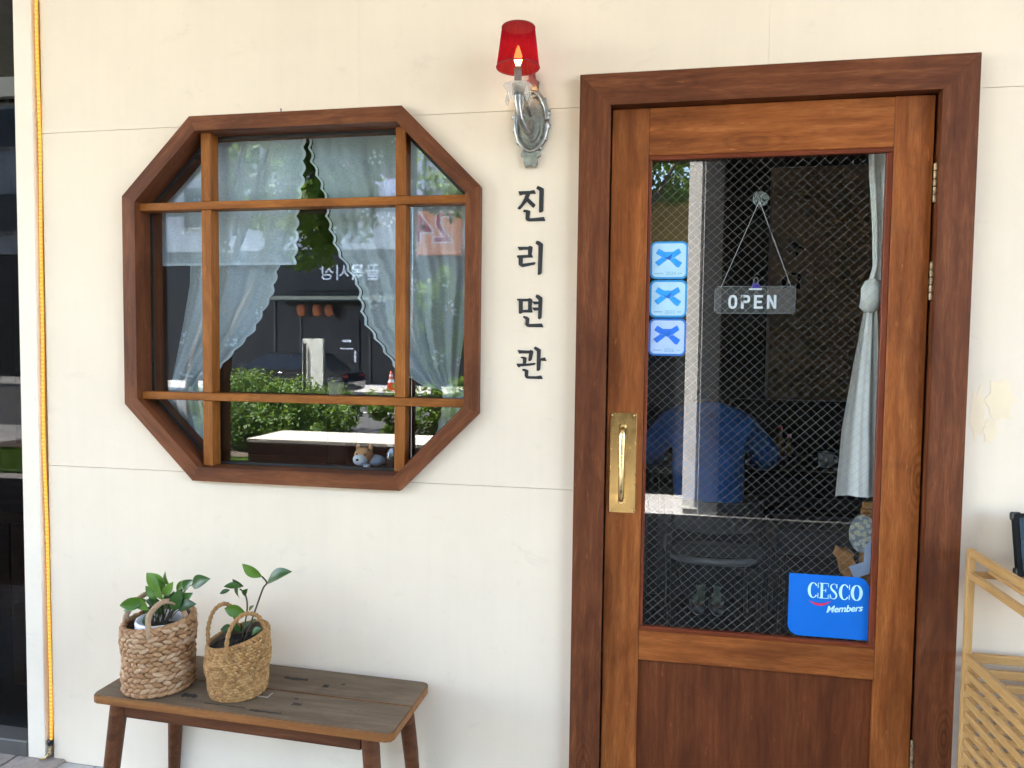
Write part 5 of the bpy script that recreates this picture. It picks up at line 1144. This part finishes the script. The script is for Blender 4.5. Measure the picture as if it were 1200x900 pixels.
def tree(label, x, y, trunk_h, crown_c, rad, n, size, mat, seed, group='street trees opposite the shop'):
    rr = random.Random(seed); t = thing('street_tree', label, 'tree', (x, y, 0.0), group=group)
    bm_ = bmesh.new(); top = Vector((crown_c[0], crown_c[1], crown_c[2]-rad[2]*0.2))
    add_tube(bm_, spline([(x, y, -0.1), (x+0.05, y, trunk_h*0.5), tuple(top)], 5), [0.13-0.008*i for i in range(11)], 8)
    for k in range(6):
        a = rr.uniform(0, 6.28); e = top + Vector((math.cos(a)*rad[0]*0.7, math.sin(a)*rad[1]*0.7, rad[2]*rr.uniform(0.0, 0.7))); s = Vector((x, y, trunk_h*0.7)).lerp(top, rr.uniform(0.2, 0.9))
        add_tube(bm_, spline([s, s.lerp(e, 0.5)+Vector((0, 0, 0.1)), e], 4), [0.05-0.004*i for i in range(9)], 6)
    bmesh.ops.recalc_face_normals(bm_, faces=bm_.faces[:])
    part('trunk', mesh_of(bm_), M['bark'], t, smooth=True)
    bm_ = bmesh.new(); foliage(bm_, crown_c, rad, n, size, rr, clumps=34); part('crown', mesh_of(bm_), mat, t)
    return t
tree('large street tree with drooping crown left of the planted bed', -7.6, -11.0-1.0+3.2, 3.0, (-6.7, -10.0, 5.5), (2.5, 1.8, 1.7), 14000, 0.15, M['tree1'], 21)
tree('leafy street tree behind the juniper hedge', -6.9, -8.7, 3.4, (-5.7, -9.4, 4.6), (1.0, 0.9, 1.6), 5000, 0.12, M['tree2'], 22)
tree('tree with light crown behind the timber platform', -2.2, -8.6, 3.6, (-2.6, -9.4, 4.7), (1.2, 1.0, 1.0), 5000, 0.12, M['tree2'], 23)
tree('small bright young tree beside the timber platform', -3.2, -8.3, 1.5, (-3.25, -8.6, 2.0), (0.62, 0.6, 0.75), 3600, 0.085, M['tree2'], 24)
tree('tall dark tree above the tan shop', -0.4, -10.4, 3.5, (0.1, -11.2, 5.7), (1.9, 1.2, 1.3), 7000, 0.14, M['tree1'], 25)
def shrub(label, name, c, rad, n, ln, mat, seed, spiky):
    rr = random.Random(seed); t = thing(name, label, 'shrub', (c[0], c[1], 0.06), group='shrubs in the planted bed')
    bm_ = bmesh.new()
    if spiky:
        for i in range(n):
            a = rr.uniform(0, 6.28); e = rr.uniform(0.0, 1.0); d = Vector((math.cos(a)*math.sqrt(1-e*e), math.sin(a)*math.sqrt(1-e*e), e)); k = rr.uniform(0.35, 1.0)
            p = Vector((c[0]+d.x*rad[0]*k, c[1]+d.y*rad[1]*k, 0.08+abs(d.z)*rad[2]*k)); dr = (d + Vector((rr.uniform(-.5, .5), rr.uniform(-.5, .5), rr.uniform(-.1, .7)))).normalized()
            s = dr.cross(Vector((rr.uniform(-1, 1), rr.uniform(-1, 1), rr.uniform(-1, 1)))).normalized()*ln*0.055; L = ln*rr.uniform(0.5, 1.2)
            vv = [bm_.verts.new(p - s), bm_.verts.new(p + dr*L*0.5 - s*1.1), bm_.verts.new(p + dr*L), bm_.verts.new(p + dr*L*0.5 + s*1.1), bm_.verts.new(p + s)]; bm_.faces.new(vv)
    else: foliage(bm_, (c[0], c[1], rad[2]*0.95), rad, n, ln, rr, clumps=70 if n > 9000 else 24)
    part('foliage', mesh_of(bm_), mat, t)
    bm_ = bmesh.new()
    for k in range(6):
        a = k*1.05; add_tube(bm_, [(c[0], c[1], 0.05), (c[0]+math.cos(a)*rad[0]*0.3, c[1]+math.sin(a)*rad[1]*0.3, rad[2]*0.5), (c[0]+math.cos(a)*rad[0]*0.55, c[1]+math.sin(a)*rad[1]*0.55, rad[2]*0.85)], [0.02, 0.014, 0.008], 6)
    part('stems', mesh_of(bm_), M['bark'], t)
shrub('wide feathery juniper at the left of the planted bed', 'juniper_shrub', (-5.75, -7.5), (0.85, 0.75, 0.56), 14000, 0.055, M['juniper'], 31, False)
shrub('feathery juniper behind the left end of the timber platform', 'juniper_shrub', (-4.75, -7.4), (0.80, 0.75, 0.52), 13000, 0.055, M['juniper'], 32, False)
shrub('loose light green shrub behind the timber platform', 'leafy_shrub', (-3.45, -7.7), (0.55, 0.5, 0.55), 3200, 0.07, M['tree2'], 33, False)
shrub('loose green shrub at the right end of the timber platform', 'leafy_shrub', (-2.3, -7.6), (0.6, 0.5, 0.6), 3200, 0.07, M['tree2'], 34, False)

# lawn strip
bm = bmesh.new(); rg = random.Random(5)
for i in range(9000):
    x, y = rg.uniform(-9.4, -4.70), rg.uniform(-6.38, -4.95); h = rg.uniform(0.03, 0.08); a = rg.uniform(0, 6.28); d = Vector((math.cos(a), math.sin(a), 0))*0.006
    l_ = Vector((rg.uniform(-.03, .03), rg.uniform(-.03, .03), h)); p = Vector((x, y, 0.02)); bm.faces.new([bm.verts.new(p-d), bm.verts.new(p+d), bm.verts.new(p+l_)])
gr = part('grass', mesh_of(bm), M['grass']); gr['kind'] = 'stuff'; gr['label'] = 'short lawn left of the timber platform'
structure('lawn', boxes([(-9.45, -4.68, -6.4, -4.9, 0.002, 0.03)]), ground_mat('lawn_ground', (0.05, 0.10, 0.015, 1), (0.09, 0.17, 0.03, 1), 30))

# timber platform bench
M['palewood'] = wood('sunlit_tone_plank', lin(176, 168, 156), lin(200, 194, 184), lin(212, 206, 198), 0.7, 1, False, 0.1)  # sunlight on the platform top put into a near white wood colour
M['darkplank'] = wood('dark_brown_plank', lin(44, 26, 18), lin(62, 38, 27), lin(74, 47, 34), 0.55, 1, False, 0.2)
dp = thing('timber_platform', 'low timber platform with top coloured as sunlit and dark brown front by the planted bed', 'platform', (-3.2, -5.85, 0))
for k in range(6): part('top_plank', box(2.72, 0.142, 0.04, 0.003), M['palewood'], dp, (-3.27, -5.48-0.147*k, 0.432))
for k in range(18): part('front_board', box(0.146, 0.03, 0.408, 0.003), M['darkplank'], dp, (-4.55+0.15*k, -5.43, 0.206))
part('core', boxes([(-4.60, -1.94, -6.25, -5.447, 0.005, 0.41)]), M['darkplank'], dp)

wb = thing('sign_board', 'plain pale board on two posts behind the juniper shrubs', 'sign', (-5.33, -8.6, 0.05))
part('board', box(0.62, 0.03, 0.86, 0.004), plain('pale_board', (0.62, 0.63, 0.58, 1), 0.6), wb, (-5.33, -8.6, 1.25), (0, 0, RAD(32)))
for x in (-5.5, -5.16): part('post', boxes([(x-0.02, x+0.02, -8.66, -8.617, 0.05, 1.6)]), M['alu'], wb)

M['orange'] = plain('cone_orange', (0.72, 0.09, 0.02, 1), 0.5, 0, 0.08)
for k, x in enumerate((-10.48, -8.85)):
    cn = thing('traffic_cone', ('left' if k == 0 else 'right') + ' orange traffic cone with white band across the road', 'cone', (x, -22.0, 0.005), group='traffic cones across the road')
    part('base', box(0.40, 0.40, 0.04, 0.01), M['orange'], cn, (x, -22, 0.025))
    part('cone', lathe([(0.16, 0.0), (0.03, 0.66), (0.02, 0.665)], 24), M['orange'], cn, (x, -22, 0.045), smooth=True)
    for z, h in ((0.26, 0.12), (0.48, 0.07)): part('band', lathe([(0.16-0.13*z/0.66+0.004, 0), (0.16-0.13*(z+h)/0.66+0.004, h)], 24, False), M['white'], cn, (x, -22, 0.045+z), smooth=True)

# dark cars
M['carpaint'] = plain('black_car_paint', (0.010, 0.011, 0.013, 1), 0.18, 0, 0.1, 3, Coat_Weight=0.6)
M['carglass'] = plain('car_glass', (0.010, 0.012, 0.014, 1), 0.08)
M['tyre'] = plain('tyre', (0.015, 0.015, 0.015, 1), 0.85)
M['lampw'] = plain('headlamp', (0.55, 0.57, 0.60, 1), 0.15)
M['lampr'] = plain('tail_lamp', (0.35, 0.01, 0.01, 1), 0.2)
def car(label, x, y, rz, z0):
    t = thing('parked_car', label, 'car', (x, y, z0), rz, 'dark cars in the street')
    side = [(-2.15, 0.32), (-2.20, 0.62), (-2.10, 0.84), (-1.55, 0.93), (-1.20, 0.96), (1.15, 0.98), (1.75, 0.95), (2.12, 0.86), (2.18, 0.60), (2.14, 0.34), (1.80, 0.24), (-1.80, 0.24)]
    part('body', prism([side], -0.88, 0.88, 0.06), M['carpaint'], t, local=True)
    bm_ = bmesh.new(); lo = [(-1.25, 0.95), (1.55, 0.96)]; 
    v = [(-1.35, -0.80, 0.94), (1.72, -0.80, 0.95), (1.15, -0.62, 1.44), (-0.45, -0.62, 1.47), (-1.35, 0.80, 0.94), (1.72, 0.80, 0.95), (1.15, 0.62, 1.44), (-0.45, 0.62, 1.47)]
    cab = pyd(v, [(0, 1, 2, 3), (5, 4, 7, 6), (4, 0, 3, 7), (1, 5, 6, 2), (3, 2, 6, 7), (0, 4, 5, 1)]); part('cabin_glass', cab, M['carglass'], t, local=True)
    part('roof', prism([[(-0.48, 1.462), (1.18, 1.432), (1.16, 1.47), (0.3, 1.515), (-0.40, 1.50)]], -0.63, 0.63, 0.015), M['carpaint'], t, local=True)
    for s in (-1, 1):
        for xx_ in (-1.33, 1.33):
            wh = part('wheel', lathe([(0.20, -0.10), (0.33, -0.095), (0.335, 0), (0.33, 0.095), (0.20, 0.10)], 28), M['tyre'], t, (xx_, s*0.80, 0.335), (math.pi/2, 0, 0), local=True)
            part('rim', lathe([(0.21, -0.012), (0.20, 0.0), (0.06, 0.012)], 20), M['silver'], wh, (0, 0, -s*0.1), (0, 0 if s < 0 else math.pi, 0), local=True)
        part('headlight', box(0.10, 0.34, 0.12, 0.02), M['lampw'], t, (-2.13, s*0.62, 0.72), local=True); part('tail_light', box(0.10, 0.34, 0.12, 0.02), M['lampr'], t, (2.10, s*0.62, 0.76), local=True)
        part('door_handle', box(0.16, 0.03, 0.025, 0.005), M['silver'], t, (0.1, s*0.89, 0.86), local=True)
        part('pillar', tube([(0.35, s*0.715, 0.95), (0.42, s*0.63, 1.46)], 0.03, 6), M['carpaint'], t, local=True)
    return t
car('black car parked on the far side of the road', -11.1, -18.9, 0.0, -0.13)
car('black car standing close behind the pillar', 0.75, -6.45, 0.0, 0.002)

# pillar carrying the overhang, added dark wall beside it to block light and reflections
pq = thing('pillar', 'pale rough stucco pillar with a grey side panel holding up the overhang', 'pillar', (0.55, -4.8, 0))
part('stucco_shaft', box(0.15, 0.15, 4.19, 0.006), M['stucco'], pq, (0.490, -4.78, 2.10), (0, 0, RAD(38))); part('grey_shaft', box(0.172, 0.16, 4.19, 0.004), M['greypanel'], pq, (0.612, -4.74, 2.10)); part('footing', box(0.34, 0.30, 0.06, 0.01), M['concrete'], pq, (0.556, -4.82, 0.031))
dwl = thing('added_dark_wall', 'added dark light-blocking wall right of the stucco pillar', 'wall', (1.5, -4.68, 0))
for k in range(4): part('light_block_panel', box(0.795, 0.08, 4.18, 0.004), plain('charcoal_panel', (0.014, 0.011, 0.009, 1), 0.9, Specular_IOR_Level=0.1), dwl, (1.100+0.8*k, -4.68, 2.10))

# tan shop with dark front
ts = thing('tan_shop', 'small shop with tan fascia and dark glazed front across the yard', 'building', (0.4, -13.5, -0.13))
M['tan'] = plain('tan_render', (0.42, 0.28, 0.09, 1), 0.8, 0, 0.2, 2)
part('fascia', boxes([(-2.6, 3.4, -12.6, -12.3, 3.5, 4.5)]), M['tan'], ts); part('wall', boxes([(-2.6, 3.4, -14.8, -12.61, -0.13, 4.4)]), M['dark_wall'], ts)
for k in range(4): part('pane', boxes([(-2.5+1.48*k, -1.08+1.48*k, -12.56, -12.50, 0.1, 3.4)]), M['carglass'], ts)
part('roof', boxes([(-2.8, 3.6, -15.0, -12.2, 4.5, 4.65)]), M['concrete'], ts)

# building across the road
ob = thing('street_building', 'grey building across the road with black shop front and banners', 'building', (-14, -27, 0))
M['upper'] = plain('pale_grey_render', (0.40, 0.41, 0.43, 1), 0.8, 0, 0.1, 1)
M['dfront'] = plain('black_shop_front', (0.015, 0.015, 0.017, 1), 0.35, 0, 0.2, 1)
part('upper_wall', boxes([(-34, -3, -34, -26.0, 5.6, 14.0)]), M['upper'], ob); part('lower_wall', boxes([(-34, -3, -34, -26.2, 0.0, 5.6)]), M['dfront'], ob)
for k in range(9):
    for z in (6.6, 10.4):
        if z == 6.6 and -13.2 < -31.5+3.2*k < -5.5: continue
        wnd = part('window', boxes([(-32.5+3.2*k, -30.5+3.2*k, -25.99, -25.93, z, z+1.7)]), M['carglass'], ob); part('window_sill', boxes([(-32.6+3.2*k, -30.4+3.2*k, -25.99, -25.86, z-0.08, z-0.005)]), M['concrete'], wnd)
dr = part('door', boxes([(-12.75, -11.75, -26.19, -26.10, 0.02, 2.75)]), M['black'], ob)
part('door_text', boxes([(-12.5, -12.1, -26.098, -26.094, 1.75, 1.85), (-12.6, -12.0, -26.098, -26.094, 1.45, 1.50), (-11.95, -11.87, -26.098, -26.05, 0.9, 1.4)]), M['white'], dr)
for x in (-15.6, -14.4, -11.3, -9.6, -8.0): part('mullion', boxes([(x-0.04, x+0.04, -26.19, -26.12, 0.02, 3.6)]), M['alu'], ob)
part('awning', prism([[(-26.19, 3.78), (-25.35, 3.48), (-25.35, 3.40), (-26.19, 3.66)]], -15.5, -7.5), plain('dark_green_awning', (0.006, 0.02, 0.017, 1), 0.7), ob, rot=(0, 0, 0)).data.transform(Matrix(((0, 1, 0, 0), (1, 0, 0, 0), (0, 0, 1, 0), (0, 0, 0, 1))))
sb = thing('shop_sign', 'black shop sign board with white Hangul letters across the road', 'sign', (-12.6, -26.1, 3.95))
part('board', boxes([(-14.6, -10.3, -26.18, -26.05, 3.9, 5.4)]), M['black'], sb)
rot180 = (0, 0, math.pi)
part('sign_text', text_mesh('골목시장', 0.72, 0.02, 0.008, space=1.05), M['white'], sb, (-12.15, -26.035, 4.62), rot180)
for k, x in enumerate((-14.15, -13.45, -12.92)):
    ln = thing('paper_lantern', ('first', 'second', 'third')[k] + ' orange paper lantern from the left under the green awning', 'lantern', (x, -25.7, 2.75), group='orange lanterns under the awning')
    part('lantern_body', lathe([(0.10, 0), (0.17, 0.08), (0.19, 0.25), (0.17, 0.42), (0.10, 0.5)], 20), plain('lantern_orange', (0.30, 0.09, 0.03, 1), 0.7), ln, (x, -25.7, 2.82), smooth=True)
    part('cap', lathe([(0.11, 0), (0.11, 0.04)], 16), M['black'], ln, (x, -25.7, 3.321)); part('cord', tube([(x, -25.7, 3.36), (x, -25.7, 3.60)], 0.01, 5), M['black'], ln)
bn = thing('price_banner', 'pale lilac banner with purple price digits on the grey building', 'banner', (-11.2, -25.95, 7.7))
part('cloth', boxes([(-12.9, -8.9, -25.92, -25.90, 7.75, 9.35)]), plain('lilac_banner', (0.50, 0.48, 0.66, 1), 0.7), bn)
part('banner_text', text_mesh('38,000', 1.0, 0.01, 0.012), plain('purple_print', (0.20, 0.04, 0.16, 1), 0.6), bn, (-11.0, -25.885, 8.72), rot180)
os_ = thing('orange_sign', 'orange sign with large dark red digits outlined white on the grey building', 'sign', (-8.4, -25.95, 5.3))
part('panel', boxes([(-9.7, -7.3, -25.95, -25.80, 5.30, 7.55)]), plain('orange_sign_panel', (0.60, 0.20, 0.08, 1), 0.6), os_)
part('digits_outline', text_mesh('24', 1.75, 0.01, 0.055), M['white'], os_, (-8.5, -25.785, 6.35), rot180)
part('digits', text_mesh('24', 1.75, 0.01, 0.008), plain('dark_red_digits', (0.30, 0.015, 0.04, 1), 0.6), os_, (-8.5, -25.765, 6.35), rot180)
